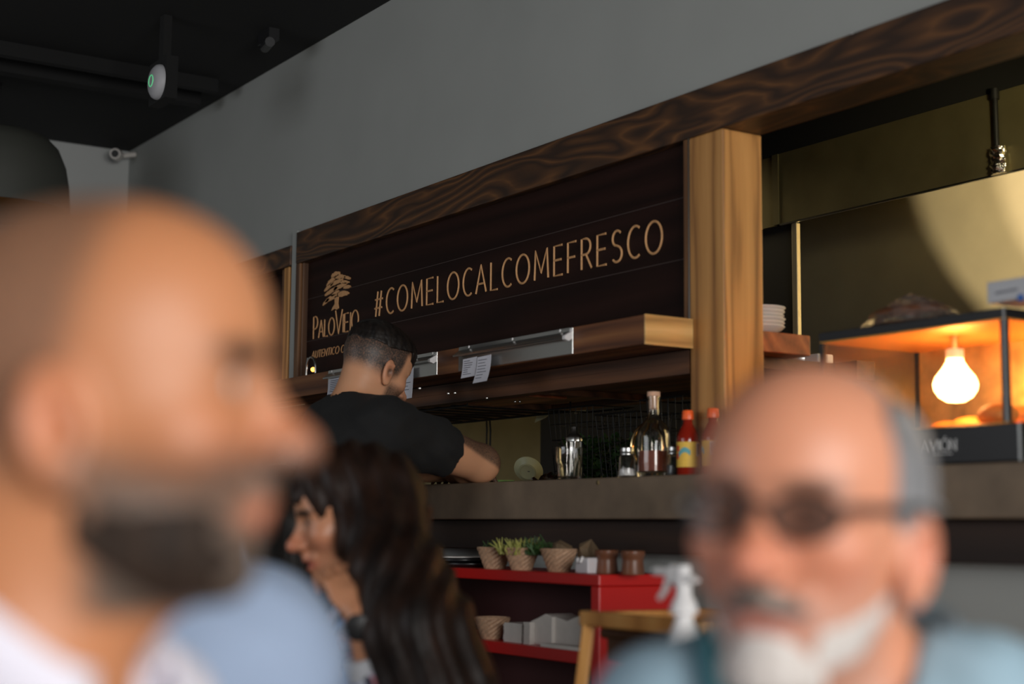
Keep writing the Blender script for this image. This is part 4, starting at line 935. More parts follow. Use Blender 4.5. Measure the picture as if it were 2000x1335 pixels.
def nets(D, ax):
    """naive surface nets on a possibly non-uniform grid -> verts, quads"""
    X, Y, Z = ax; ins = D < 0; nx, ny, nz = D.shape
    cs = [ins[i:nx-1+i, j:ny-1+j, k:nz-1+k] for i in (0, 1) for j in (0, 1) for k in (0, 1)]
    al = cs[0].copy(); an = cs[0].copy()
    for c in cs[1:]: al &= c; an |= c
    act = an & ~al; idx = np.argwhere(act); N = len(idx)
    ids = np.full(act.shape, -1, np.int64); ids[act] = np.arange(N)
    P = np.zeros((N, 3)); cnt = np.zeros(N)
    G = [X, Y, Z]; corners = [(i, j, k) for i in (0, 1) for j in (0, 1) for k in (0, 1)]
    val = {c: D[idx[:, 0]+c[0], idx[:, 1]+c[1], idx[:, 2]+c[2]].astype(float) for c in corners}
    for c in corners:
        for a in range(3):
            if c[a] == 0:
                c2 = list(c); c2[a] = 1; c2 = tuple(c2); va, vb = val[c], val[c2]; m = (va < 0) != (vb < 0)
                if not m.any(): continue
                t_ = va[m]/(va[m]-vb[m]); q = np.zeros((m.sum(), 3))
                for b in range(3):
                    pa = G[b][idx[m, b]+c[b]]; pb_ = G[b][idx[m, b]+c2[b]]; q[:, b] = pa+(pb_-pa)*t_
                P[m] += q; cnt[m] += 1
    P /= np.maximum(cnt, 1)[:, None]
    F = []
    for a in range(3):
        b, c = (a+1) % 3, (a+2) % 3
        s0 = [slice(None)]*3; s1 = [slice(None)]*3; s0[a] = slice(0, -1); s1[a] = slice(1, None)
        A, B = ins[tuple(s0)], ins[tuple(s1)]; ch = A != B; e = np.argwhere(ch)
        e = e[(e[:, b] > 0) & (e[:, c] > 0) & (e[:, b] < D.shape[b]-1) & (e[:, c] < D.shape[c]-1)]
        if not len(e): continue
        st = A[e[:, 0], e[:, 1], e[:, 2]]
        def g(db, dc): q = e.copy(); q[:, b] += db; q[:, c] += dc; return ids[q[:, 0], q[:, 1], q[:, 2]]
        q = np.stack([g(-1, -1), g(0, -1), g(0, 0), g(-1, 0)], 1); q[~st] = q[~st][:, ::-1]; F.append(q)
    return P, np.concatenate(F)
def meshobj(name, P, F, mat, parent, colfn=None):
    me = bpy.data.meshes.new(name); me.vertices.add(len(P)); me.vertices.foreach_set('co', P.astype(np.float32).ravel())
    me.loops.add(F.size); me.loops.foreach_set('vertex_index', F.astype(np.int32).ravel())
    me.polygons.add(len(F)); me.polygons.foreach_set('loop_start', np.arange(0, F.size, 4, dtype=np.int32)); me.polygons.foreach_set('loop_total', np.full(len(F), 4, np.int32))
    me.update(calc_edges=True); me.validate(); me.materials.append(mat); me.shade_smooth()
    if colfn:
        col, st = colfn(P); a = me.color_attributes.new('Col', 'FLOAT_COLOR', 'POINT')
        a.data.foreach_set('color', np.concatenate([col, np.ones((len(P), 1))], 1).astype(np.float32).ravel())
        s_ = me.attributes.new('stubble', 'FLOAT', 'POINT'); s_.data.foreach_set('value', st.astype(np.float32))
    return link(name, me, parent)
def frame(fwd, pitch=0.0, roll=0.0):
    """columns: person's right, forward, up.  pitch>0 looks up, roll>0 tips the head to the person's right"""
    f = np.array([fwd[0], fwd[1], 0.0]); f /= np.linalg.norm(f); r = np.cross(f, UP)
    cp, sp_ = math.cos(pitch), math.sin(pitch); f2 = f*cp+UP*sp_; u2 = np.cross(r, f2)
    cr, sr = math.cos(roll), math.sin(roll); u3 = u2*cr+r*sr; r3 = np.cross(f2, u3)
    return np.stack([r3, f2, u3], 1)
def head_prims(S, H, Fm, s=1.0, smile=0.0, gender='m', nose=1.0):
    def P(x, y, z): return H+Fm@(np.array([x, y, z])*s)
    def E(c, r, k=0.02, op=1, R=None): S.ell(P(*c), np.array(r)*s, Fm if R is None else Fm@R, k*s, op)
    def K(a, b, ra, rb, k=0.015, op=1): S.cap(P(*a), P(*b), ra*s, rb*s, k*s, op)
    jw = 1.0 if gender == 'm' else 0.9
    E((0, -0.010, 0.036), (0.076, 0.098, 0.088), 0.02)
    E((0, 0.030, 0.020), (0.064, 0.062, 0.070), 0.03); E((0, 0.033, 0.054), (0.060, 0.061, 0.057), 0.03)
    E((0, 0.030, -0.030), (0.060*jw, 0.060, 0.075), 0.03)
    E((0, 0.034, -0.078), (0.047*jw, 0.048, 0.034), 0.03)
    E((0, 0.074, -0.100), (0.022*jw, 0.018, 0.017), 0.02)
    for sx in (-1, 1):
        K((sx*0.012, 0.088, 0.024), (sx*0.045, 0.073, 0.025), 0.009, 0.008, 0.015)
        E((sx*0.031, 0.098, 0.008), (0.019, 0.014, 0.012), 0.016, -1)
        E((sx*0.031, 0.073, 0.008), (0.0145, 0.0145, 0.0125), 0.004)
        K((sx*0.016, 0.084, 0.016), (sx*0.044, 0.079, 0.013), 0.0035, 0.003, 0.006)
        E((sx*0.042, 0.062+0.006*smile, -0.024+0.006*smile), (0.022, 0.020, 0.018), 0.025)
        E((sx*0.0135, 0.103, -0.032), (0.008, 0.010, 0.0075), 0.007)
        K((sx*0.006, 0.112, -0.042), (sx*0.010, 0.098, -0.042), 0.0035, 0.003, 0.004, -1)
        # ear
        tilt = np.array(Matrix.Rotation(sx*math.radians(18), 3, 'Z') @ Matrix.Rotation(math.radians(8), 3, 'X'))
        E((sx*0.081, -0.003, -0.017), (0.0085, 0.021, 0.035), 0.008, 1, tilt)
        E((sx*0.089, -0.001, -0.013), (0.006, 0.012, 0.022), 0.006, -1, tilt)
        E((sx*0.083, 0.001, -0.019), (0.006, 0.007, 0.009), 0.006, -1, tilt)
        K((sx*0.085, 0.005, 0.004), (sx*0.087, -0.011, 0.000), 0.0035, 0.0035, 0.006)
        E((sx*0.079, 0.004, -0.044), (0.006, 0.008, 0.010), 0.008)
    K((0, 0.084, 0.018), (0, 0.108+0.006*nose, -0.024), 0.0075, 0.0115*nose, 0.014)
    E((0, 0.113+0.006*nose, -0.030), (0.0125*nose, 0.012*nose, 0.0105), 0.010)
    K((0, 0.090, -0.050), (0, 0.100, -0.044), 0.008, 0.006, 0.012)
    w = 0.020+0.008*smile; up = 0.006*smile
    K((-w, 0.083, -0.062+up), (0, 0.096, -0.060), 0.0045, 0.0065, 0.008); K((w, 0.083, -0.062+up), (0, 0.096, -0.060), 0.0045, 0.0065, 0.008)
    K((-w*0.8, 0.083, -0.072+up*0.5), (w*0.8, 0.083, -0.072+up*0.5), 0.005, 0.005, 0.008); K((-0.008, 0.091, -0.073), (0.008, 0.091, -0.073), 0.0065, 0.0065, 0.008)
    K((-w*1.05, 0.096, -0.066+up*1.2), (0, 0.105, -0.0665), 0.0022, 0.0025, 0.004, -1); K((w*1.05, 0.096, -0.066+up*1.2), (0, 0.105, -0.0665), 0.0022, 0.0025, 0.004, -1)
    if smile > 0.5: E((0, 0.100, -0.0668), (0.020, 0.011, 0.0055*smile), 0.004, -1)
def hand_prims(S, wrist, d, n, side, curl=0.5, s=1.0):
    """wrist point, d = direction of the hand, n = palm normal (fingers curl towards it), side=+1 thumb on cross(d,n)"""
    d = np.array(d, float); d /= np.linalg.norm(d); n = np.array(n, float); n -= d*(n@d); n /= np.linalg.norm(n); t_ = np.cross(d, n)*side
    pc = wrist+d*0.045*s; S.cap(wrist, pc, 0.021*s, 0.022*s, 0.015)
    S.ell(wrist+d*0.055*s, (0.040*s, 0.015*s, 0.042*s), np.stack([t_, n, d], 1), 0.015)
    for i, (o, L) in enumerate(((0.030, 0.068), (0.010, 0.076), (-0.011, 0.070), (-0.030, 0.054))):
        a = wrist+d*(0.090-0.006*(i == 3))*s+t_*o*s; c = curl*(0.8+0.15*i)
        def rot(an): return d*math.cos(an)+n*math.sin(an)
        b = a+rot(c*0.5)*L*0.45*s; e = b+rot(c*1.2)*L*0.32*s; g = e+rot(c*1.9)*L*0.25*s
        S.cap(wrist+d*0.06*s+t_*o*0.8*s, a, 0.010*s, 0.0095*s, 0.008); S.cap(a, b, 0.0092*s, 0.0085*s, 0.004); S.cap(b, e, 0.0085*s, 0.0078*s, 0.004); S.cap(e, g, 0.0078*s, 0.0068*s, 0.004)
    a = wrist+d*0.025*s+t_*0.026*s; b = a+(d*0.62+t_*0.72+n*0.25)*0.038*s; e = b+(d*0.85+t_*0.35+n*0.35)*0.030*s
    S.cap(a, b, 0.014*s, 0.0105*s, 0.012); S.cap(b, e, 0.0105*s, 0.0085*s, 0.004)
SK = {'a': (0.56, 0.295, 0.175)}
def skin_col(H, Fm, s, base, red=(0.55, 0.17, 0.11), beard=None, scalp=None, lips=0.8, brow=1.0):
    base = np.array(base); red = np.array(red)
    def fn(P):
        L = (P-H)@Fm/s; x, y, z = L[:, 0], L[:, 1], L[:, 2]; col = np.tile(base, (len(P), 1))
        def g(c, r): return np.exp(-(((x-c[0])/r[0])**2+((y-c[1])/r[1])**2+((z-c[2])/r[2])**2))
        w = 0.45*g((0, 0.12, -0.03), (0.022, 0.03, 0.025))+0.3*(g((0.045, 0.07, -0.025), (0.025, 0.03, 0.025))+g((-0.045, 0.07, -0.025), (0.025, 0.03, 0.025)))+0.35*(g((0.085, -0.01, -0.01), (0.012, 0.03, 0.035))+g((-0.085, -0.01, -0.01), (0.012, 0.03, 0.035)))
        w = w+lips*np.clip(1.6*g((0, 0.093, -0.067), (0.026, 0.02, 0.0085)), 0, 1); w = np.clip(w, 0, 0.9)[:, None]
        col = col*(1-w)+red*w
        eb = brow*np.clip(2.2*(g((0.032, 0.088, 0.026), (0.024, 0.035, 0.0070))+g((-0.032, 0.088, 0.026), (0.024, 0.035, 0.0070)))-0.3, 0, 1)
        el = np.clip(2*(g((0.031, 0.088, 0.0085), (0.014, 0.014, 0.0035))+g((-0.031, 0.088, 0.0085), (0.014, 0.014, 0.0035)))-0.5, 0, 0.85)+0.35*(g((0.031, 0.085, 0.008), (0.022, 0.03, 0.012))+g((-0.031, 0.085, 0.008), (0.022, 0.03, 0.012)))
        nostr = np.clip(1.6*(g((0.008, 0.105, -0.042), (0.005, 0.008, 0.004))+g((-0.008, 0.105, -0.042), (0.005, 0.008, 0.004)))-0.3, 0, 0.6)
        dk = np.clip(eb+el+nostr, 0, 0.95)[:, None]; col = col*(1-dk)+np.array([0.03, 0.018, 0.012])*dk
        st = np.zeros(len(P))
        if beard: st = np.maximum(st, beard(x, y, z))
        if scalp: st = np.maximum(st, scalp(x, y, z))
        return col, np.clip(st, 0, 1)
    return fn
def sm(v, a, b): t_ = np.clip((v-a)/(b-a), 0, 1); return t_*t_*(3-2*t_)
def shell(name, H, Fm, s, mat, parent, thick, region, h=0.0035, gender='m', smile=0.0, rough=0.0, pad=0.05, nose=1.0):
    """hair or beard: the head surface grown by thick() and kept where region() < 0, built in head coordinates"""
    S = SD(); head_prims(S, np.zeros(3), np.eye(3), 1.0, smile, gender, nose)
    S.cap((0, -0.025, -0.06), (0, -0.05, -0.17), 0.055, 0.06, 0.03)
    ax = [np.arange(-0.115-pad*0.3, 0.115+pad*0.3, h, np.float32) if False else np.arange(a, b, h).astype(np.float32) for a, b in ((-0.125, 0.125), (-0.15, 0.16), (-0.17, 0.165))]
    D = S.field(ax); X, Y, Z = np.meshgrid(*ax, indexing='ij')
    nz = rough*(np.sin(X*310+3*np.sin(Z*90))*np.sin(Y*280+2*np.sin(X*120))*np.sin(Z*260)) if rough else 0
    D = np.maximum(D-thick(X, Y, Z)-nz, region(X, Y, Z)+nz)
    D = np.maximum(D, -(S.field(ax)+0.012))
    P, F = nets(D, ax); return meshobj(name, H+(P*s)@Fm.T, F, mat, parent)
def eyes(H, Fm, s, parent, gaze=0.0):
    for sx in (-1, 1):
        c = H+Fm@(np.array([sx*0.031, 0.0765, 0.008])*s); e = MB().ell(c, (0.0122*s,)*3, 20, 12).build('eye', M['eyewhite'], parent, smooth=True)
        d = Fm@np.array([gaze, 1, -0.05]); d /= np.linalg.norm(d)
        MB().ell(c+d*0.0082*s, (0.0055*s,)*3, 16, 10).build('iris', M['iris'], e, smooth=True)
def link_fix(o): return o

def make_person(label, H, hfwd, pitch, roll, s, J, skin, cfg):
    """J: joints in world coordinates; builds skin body, shirt, trousers, shoes"""
    Fm = frame(hfwd, pitch, roll); base_z = 0.0
    hip = (np.array(J['hipL'])+np.array(J['hipR']))/2
    t = thing('person', label, 'person', (hip[0], hip[1], base_z))
    b = cfg.get('build', 1.0); g = cfg.get('gender', 'm')
    N = np.array(J['neck']); SL, SR = np.array(J['shL']), np.array(J['shR']); axr = SR-SL; axr /= np.linalg.norm(axr)
    spine = N-hip; spl = np.linalg.norm(spine); up = spine/spl; fw = np.cross(up, axr); fw /= np.linalg.norm(fw); Rt_ = np.stack([axr, fw, up], 1)
    def torso(S, e=0.0):
        S.cap(SL, SR, 0.052*b+e, 0.052*b+e, 0.05)
        S.cap(SL, SL, 0.060*b+e, None, 0.03); S.cap(SR, SR, 0.060*b+e, None, 0.03)
        S.cap(N+up*0.0, (SL+N)/2, 0.045+e, 0.05+e, 0.04); S.cap(N, (SR+N)/2, 0.045+e, 0.05+e, 0.04)
        S.ell(hip+up*spl*0.72+fw*0.01, (0.165*b+e, 0.105*b+e, 0.17+e), Rt_, 0.06)
        S.ell(hip+up*spl*0.40+fw*(0.01+cfg.get('belly', 0)), (0.145*b+e, (0.100+cfg.get('belly', 0))*b+e, 0.17+e), Rt_, 0.06)
        S.ell(hip+up*0.02, (0.165*b+e, 0.12*b+e, 0.12+e), Rt_, 0.06)
        if g == 'f':
            for sx in (-1, 1): S.ell(hip+up*spl*0.66+fw*0.085+axr*sx*0.075, (0.06+e,)*3, None, 0.04)
    def arms(S, e=0.0, wr=True):
        for q in 'LR':
            a, el, wq = np.array(J['sh'+q]), np.array(J['el'+q]), np.array(J['wr'+q]); ab = cfg.get('arm', 1.0)
            S.cap(a, a+(el-a)*0.45, 0.052*ab+e, 0.047*ab+e, 0.03); S.cap(a+(el-a)*0.45, el, 0.047*ab+e, 0.038*ab+e, 0.02)
            S.cap(el, el+(wq-el)*0.35, 0.039*ab+e, 0.040*ab+e, 0.02); S.cap(el+(wq-el)*0.35, wq, 0.040*ab+e, 0.026*ab+e, 0.02)
    def legs(S, e=0.0):
        for q in 'LR':
            a, kn, an = np.array(J['hip'+q]), np.array(J['kn'+q]), np.array(J['an'+q])
            S.cap(a, kn, 0.085*b+e, 0.056+e, 0.05); S.cap(kn, kn+(an-kn)*0.35, 0.056+e, 0.055+e, 0.02); S.cap(kn+(an-kn)*0.35, an, 0.055+e, 0.038+e, 0.02)
    # --- skin
    S = SD(); head_prims(S, H, Fm, s, cfg.get('smile', 0), g, cfg.get('nose', 1.0))
    nr = cfg.get('neckr', 0.056 if g == 'm' else 0.046)
    S.cap(H+Fm@np.array([0, -0.025, -0.05])*s, N-up*0.02, nr, nr*1.08, 0.03)
    S.cap(H+Fm@np.array([0, 0.02, -0.075])*s, N+fw*0.02, nr*0.7, nr*0.8, 0.03)
    torso(S, -0.010); arms(S); legs(S, -0.010)
    for q in 'LR':
        wq, el = np.array(J['wr'+q]), np.array(J['el'+q]); hd = J.get('hd'+q, wq-el); hn = J.get('hn'+q, (0, 0, -1)); hand_prims(S, wq, hd, hn, 1 if q == 'R' else -1, J.get('curl', 0.45), cfg.get('hand', 0.95))
        an = np.array(J['an'+q]); tf = np.array(J.get('toe', fw)); tf = np.array([tf[0], tf[1], 0.0]); tf /= np.linalg.norm(tf)
        S.cap(an-np.array([0, 0, 0.02])*1, np.array([an[0], an[1], 0.040])+tf*0.13, 0.034, 0.026, 0.02)
    lo, hi = S.bounds(); lo -= 0.03; hi += 0.03
    hf, hc = cfg.get('hf', 0.004), cfg.get('hc', 0.010)
    fr = [[(H[i]-0.15, H[i]+0.15)] for i in range(3)]
    for q in cfg.get('finehands', ''):
        for i in range(3): fr[i].append((J['wr'+q][i]-0.12, J['wr'+q][i]+0.12))
    ax = [axis(lo[i], hi[i], fr[i], hf, hc) for i in range(3)]
    P, F = nets(S.field(ax), ax)
    body = meshobj('body', P, F, skin, t, skin_col(H, Fm, s, cfg['skin'], cfg.get('red', (0.55, 0.17, 0.11)), cfg.get('beard'), cfg.get('scalp'), cfg.get('lips', 0.7), cfg.get('brow', 1.0)))
    eyes(H, Fm, s, t, cfg.get('gaze', 0.0))
    # --- shirt
    S = SD(); torso(S, 0.010); arms(S, 0.013)
    lo, hi = S.bounds(); lo -= 0.03; hi += 0.04; ho = cfg.get('hs', 0.007)
    ax = [axis(lo[i], hi[i], [(lo[i], hi[i])], ho, ho) for i in range(3)]
    D = S.field(ax); X, Y, Z = np.meshgrid(*ax, indexing='ij', sparse=True)
    wr_ = cfg.get('wrinkle', 0.0025); D = D+(wr_*np.sin(X*38+4*np.sin(Z*14))*np.sin(Z*33+3*np.sin(Y*17+X*9))+wr_*0.6*np.sin(Y*70+5*np.sin(Z*25))).astype(np.float32)
    cut = SD()
    nk = H+Fm@np.array([0, -0.02, -0.05])*s
    cut.cap(nk, N-up*cfg.get('neckcut', 0.0), nr+0.010, nr+0.012, 0.004)
    if cfg.get('vneck'):
        cut.cap(N+fw*0.06+up*0.06, N+fw*0.115-up*cfg['vneck'], 0.060, 0.012, 0.006)
    for q in 'LR':
        el, wq = np.array(J['el'+q]), np.array(J['wr'+q]); a = np.array(J['sh'+q])
        if cfg.get('short'):
            k_ = cfg['short']; c0 = a+(el-a)*k_; dn = (el-a)/np.linalg.norm(el-a)
            cut.cap(c0+dn*0.13, el+dn*0.03, 0.13, 0.12, 0.004) if q == 'R' else cut.cap(c0+dn*0.075, el, 0.075, 0.075, 0.004); cut.cap(el, wq, 0.075, 0.07, 0.004); cut.cap(wq, wq+(wq-el)*0.6, 0.07, 0.06, 0.004)
        else:
            c0 = el+(wq-el)*cfg.get('cuff', 0.93); dn = (wq-el)/np.linalg.norm(wq-el); cut.cap(c0+dn*0.06, c0+dn*0.18, 0.06, 0.06, 0.004)
    Dc = cut.field(ax, np.full(D.shape, 0.2, np.float32)); D = np.maximum(D, -Dc)
    D = np.maximum(D, (hip[2]-cfg.get('hem', 0.09))-Z+0*X)
    P, F = nets(D, ax); shirt = meshobj('shirt', P, F, cfg['shirt'], t); sm_ = shirt.modifiers.new('smooth', 'SMOOTH'); sm_.iterations = 6; sm_.factor = 0.5
    # --- collar
    if cfg.get('collar'):
        cr = nr+0.016; c0 = N+up*0.012; seg = 40; v = []; gap = cfg.get('collargap', 0.7)
        for i in range(seg+1):
            a = -PI/2*0+gap+(2*PI-2*gap)*i/seg; dv_ = fw*math.cos(a)+axr*math.sin(a); open_ = math.exp(-((min(a, 2*PI-a)-gap)/0.5)**2)
            top = c0+dv_*(cr+0.006)+up*(0.050-0.045*open_)+dv_*0.02*open_; bot = c0+dv_*(cr+0.030)+up*(0.012)-up*(0.060*open_)+fw*0.012*open_
            mid = c0+dv_*(cr+0.016)+up*(0.055-0.045*open_)+dv_*0.02*open_; ins_ = c0+dv_*(cr+0.002)-up*0.01-up*(0.030*open_)
            v += [ins_, top, mid, bot]
        f = [(4*i+j, 4*i+j+1, 4*i+5+j, 4*i+4+j) for i in range(seg) for j in range(3)]
        o = MB().add(v, f).build('collar', cfg['shirt'], t, smooth=True); s2 = o.modifiers.new('s', 'SOLIDIFY'); s2.thickness = 0.003
    # --- trousers and shoes
    S = SD(); legs(S, 0.008); S.ell(hip+up*0.01, (0.172*b, 0.125*b, 0.12), Rt_, 0.06)
    lo, hi = S.bounds(); lo -= 0.03; hi += 0.03; ax = [axis(lo[i], hi[i], [], 0.014, 0.014) for i in range(3)]
    D = S.field(ax); X, Y, Z = np.meshgrid(*ax, indexing='ij', sparse=True); D = np.maximum(D, Z-(hip[2]+0.07)+0*X+0*Y); D = np.maximum(D, 0.075-Z+0*X+0*Y)
    P, F = nets(D, ax); meshobj('trousers', P, F, cfg.get('trousers', M['trousers']), t)
    tf = np.array(J.get('toe', fw)); tf = np.array([tf[0], tf[1], 0.0]); tf /= np.linalg.norm(tf)
    for q in 'LR':
        S = SD(); an = np.array(J['an'+q]); g0 = np.array([an[0], an[1], 0.046])
        S.cap(g0-tf*0.03, g0+tf*0.14, 0.046, 0.036, 0.02); S.cap(g0-tf*0.02, np.array([an[0], an[1], 0.09]), 0.046, 0.045, 0.02)
        lo, hi = S.bounds(); lo -= 0.02; hi += 0.02; ax = [axis(lo[i], hi[i], [], 0.009, 0.009) for i in range(3)]
        D = S.field(ax); X, Y, Z = np.meshgrid(*ax, indexing='ij', sparse=True); D = np.maximum(D, 0.002-Z+0*X+0*Y)
        P, F = nets(D, ax); meshobj('shoe', P, F, M['shoe'], t)
    return t, Fm, N, up, fw, axr

def seated(N, fwd, hipz=0.46, lean=0.0, shw=0.185, drop=0.055, back=0.0, arms='lap', knees=0.42):
    f = np.array([fwd[0], fwd[1], 0.0]); f /= np.linalg.norm(f); r = np.cross(f, UP); N = np.array(N)
    hip = np.array([N[0], N[1], hipz+0.03])-f*lean
    J = dict(neck=N, shL=N-r*shw-UP*drop, shR=N+r*shw-UP*drop, hipL=hip-r*0.09, hipR=hip+r*0.09)
    for q, s_ in (('L', -1), ('R', 1)):
        J['kn'+q] = hip+r*s_*0.12+f*knees+UP*0.03; J['an'+q] = np.array([0, 0, 0.10])+np.array([*(hip+r*s_*0.12+f*(knees+0.02))[:2], 0])
        sh = J['sh'+q]; J['el'+q] = sh+r*s_*0.05+f*0.06-UP*0.27
        J['wr'+q] = J['el'+q]+f*0.21-r*s_*0.07-UP*0.04
        J['hn'+q] = (0, 0, -1)
    J['toe'] = f
    return J

# ---- 1. bald man with dark beard, very near, profile to the right
H1 = at(194, 792, 0.90); s1 = 0.985
f1 = RH
N1 = H1-RH*0.062-UP*0.160-FH*0.0
tf1 = RH*0.985-FH*0.17
J1 = seated(N1, tf1, 0.40, 0.04, 0.19, 0.060)
lg = RH*0.75-FH*0.66; lr = np.cross(lg, UP)
for q_, s_ in (('L', -1), ('R', 1)):
    hc_ = (J1['hipL']+J1['hipR'])/2; J1['kn'+q_] = hc_+lr*s_*0.12+lg*0.42+UP*0.03; J1['an'+q_] = np.array([*(hc_+lr*s_*0.12+lg*0.44)[:2], 0.10])
J1['toe'] = lg
def beard1(x, y, z):
    a = sm(-z, 0.012, 0.045)*sm(y, -0.01, 0.02)*(1-sm(-z, 0.115, 0.13)); m = np.exp(-((x/0.03)**2+((z+0.045)/0.013)**2))*sm(y, 0.08, 0.095)
    lips_ = np.exp(-((x/0.024)**2+((z+0.067)/0.010)**2))*sm(y, 0.07, 0.09); ck = np.exp(-(((y-0.055)/0.045)**2+((z+0.02)/0.028)**2))
    return np.clip(np.maximum(a*(1-0.75*ck), 0.95*m)*(1-lips_)*0.95, 0, 0.95)
def scalp1(x, y, z):
    hl = sm(-y+0.9*z-0.040, -0.015, 0.03) if False else sm(0.020-y-0.25*(0.09-z), -0.015, 0.02)
    return 0.62*hl*sm(z, -0.06, 0.0)*(1-sm(np.abs(x), 0.079, 0.085))
skinA = skinmat('tan_skin', (0.075, 0.058, 0.046), 0.5)
t1, F1, *_ = make_person('bald man with dark beard in white shirt, nearest and largest at left', H1, f1, math.radians(2), math.radians(0), s1, J1, skinA,
    dict(skin=(0.48, 0.195, 0.086), red=(0.58, 0.17, 0.10), shirt=M['whiteshirt'], vneck=0.16, collar=True, collargap=0.55, beard=beard1, scalp=scalp1, nose=1.02, hf=0.0035, wrinkle=0.002, lips=0.6, build=1.02, neckr=0.060))
M['beard'] = hairmat('dark_beard_hair', (0.010, 0.006, 0.004), (0.038, 0.022, 0.014), 90, 0.7)
def reg_b1(X, Y, Z):
    # jaw and chin band, open around the mouth
    d = np.maximum(Z+0.062-0.45*(0.02-np.minimum(Y, 0.02)), -(Z+0.128))
    d = np.maximum(d, -(Y+0.002-0.35*(Z+0.06)*0)); mouth = 0.030-np.sqrt((X*0.75)**2+((Z+0.064)*1.15)**2+np.maximum(0, 0.075-Y)**2)
    d = np.maximum(d, Y-0.080+0.006*np.sin(Z*220)); d = np.maximum(d, (-(Z+0.116)+0.75*np.maximum(0, 0.045-Y))*0.8)
    return np.maximum(d, mouth)
shell('beard', H1, F1, s1, M['beard'], t1, lambda X, Y, Z: 0.003+0.006*sm(-Z, 0.06, 0.105), reg_b1, nose=1.02, rough=0.0015)

# ---- 2. grey-haired man with glasses and goatee, near right
H2 = at(1586, 1034, 1.18); s2_ = 1.02; ph = math.radians(31)
f2 = -FH*math.cos(ph)-RH*math.sin(ph)
N2 = H2-UP*0.130-f2*0.05+RH*0.0
tf2 = -FH*math.cos(math.radians(15))-RH*math.sin(math.radians(15))
J2 = seated(N2, tf2, 0.40, 0.05, 0.205, 0.030, knees=0.34)
J2['shR'] = at(1352, 1432, 1.20); J2['elR'] = J2['shR']-RH*0.02-FH*0.05-UP*0.27; J2['wrR'] = J2['elR']-FH*0.2+RH*0.08
def beard2(x, y, z): return np.clip(0.35*sm(-z, 0.03, 0.07)*sm(y, -0.01, 0.03), 0, 0.4)
def scalp2(x, y, z):
    side = sm(np.abs(x)+0.35*(-y), 0.060, 0.080)*sm(z, -0.01, 0.02)*(1-sm(y, 0.03, 0.05))
    back = sm(-y, 0.02, 0.06); return np.clip(np.maximum(side, back), 0, 1)*0.75*sm(z, -0.07, -0.03)*(1-sm(np.abs(x), 0.083, 0.086))
skinB = skinmat('rosy_skin', (0.20, 0.19, 0.185), 0.45)
t2, F2, *_ = make_person('smiling grey-haired man with glasses and goatee in a pale blue shirt', H2, f2, math.radians(3), math.radians(-2), s2_, J2, skinB,
    dict(skin=(0.62, 0.265, 0.155), red=(0.62, 0.13, 0.075), shirt=M['denim'], vneck=0.10, collar=True, collargap=0.6, beard=beard2, scalp=scalp2, nose=1.12, smile=1.3, brow=0.7, belly=0.03, build=1.08, wrinkle=0.004, neckr=0.060))
M['greyhair'] = hairmat('grey_hair', (0.10, 0.098, 0.10), (0.30, 0.30, 0.315), 60)
M['whitebeard'] = hairmat('white_beard_hair', (0.42, 0.37, 0.34), (0.68, 0.64, 0.61), 90)
M['moust'] = hairmat('grey_moustache_hair', (0.07, 0.05, 0.04), (0.25, 0.20, 0.17), 90)
def reg_g(X, Y, Z):   # goatee under the lip
    return np.maximum(np.sqrt((X/0.036)**2+((Z+0.108)/0.032)**2)-1, (0.055-Y)/0.03)*0.03
shell('goatee', H2, F2, s2_, M['whitebeard'], t2, lambda X, Y, Z: 0.005+0.007*sm(-Z, 0.08, 0.115), reg_g, smile=1.3, nose=1.12, rough=0.0015)
def reg_m(X, Y, Z): return np.maximum(np.sqrt((X/0.034)**2+((Z+0.052+0.25*np.abs(X))/0.009)**2)-1, (0.07-Y)/0.02)*0.009
shell('moustache', H2, F2, s2_, M['moust'], t2, lambda X, Y, Z: 0.004+0*X, reg_m, smile=1.3, nose=1.12, rough=0.001)
def reg_jb(X, Y, Z):   # thin jaw-line beard
    return np.maximum(np.abs(np.abs(Z+0.070+0.45*(Y-0.03))-0.0)-0.018, np.maximum(-(Y-0.005), Y-0.075))+0*X
shell('jaw_beard', H2, F2, s2_, M['whitebeard'], t2, lambda X, Y, Z: 0.002+0*X, lambda X, Y, Z: np.maximum(np.maximum(reg_jb(X, Y, Z), 0.03-np.abs(X)), np.abs(X)-0.066), smile=1.3, nose=1.12, rough=0.001)
def reg_h2(X, Y, Z):   # receded hairline: sides, back and crown
    front = Y-0.002-0.034*sm(np.abs(X), 0.050, 0.068); low = -(Z+0.045)+np.maximum(0, Y+0.02)*1.0
    ear = 0.036-np.sqrt((Y+0.010)**2+(Z+0.018)**2)+(0.072-np.abs(X))*2.0*(np.abs(X) < 0.072)
    return np.maximum(np.maximum(front, low), ear)
shell('hair', H2, F2, s2_, M['greyhair'], t2, lambda X, Y, Z: 0.0008+0.004*sm(-Y, -0.01, 0.04)+0.004*sm(np.abs(X), 0.055, 0.07), reg_h2, smile=1.3, nose=1.12, rough=0.001)
MB().tube([at(1378, 1232, 1.165), at(1386, 1270, 1.14), at(1400, 1320, 1.12), at(1415, 1400, 1.11)], [0.008, 0.012, 0.013, 0.013], 12).build('collar_lining', M['tealfab'], t2, smooth=True)['label'] = 'dark teal collar lining'
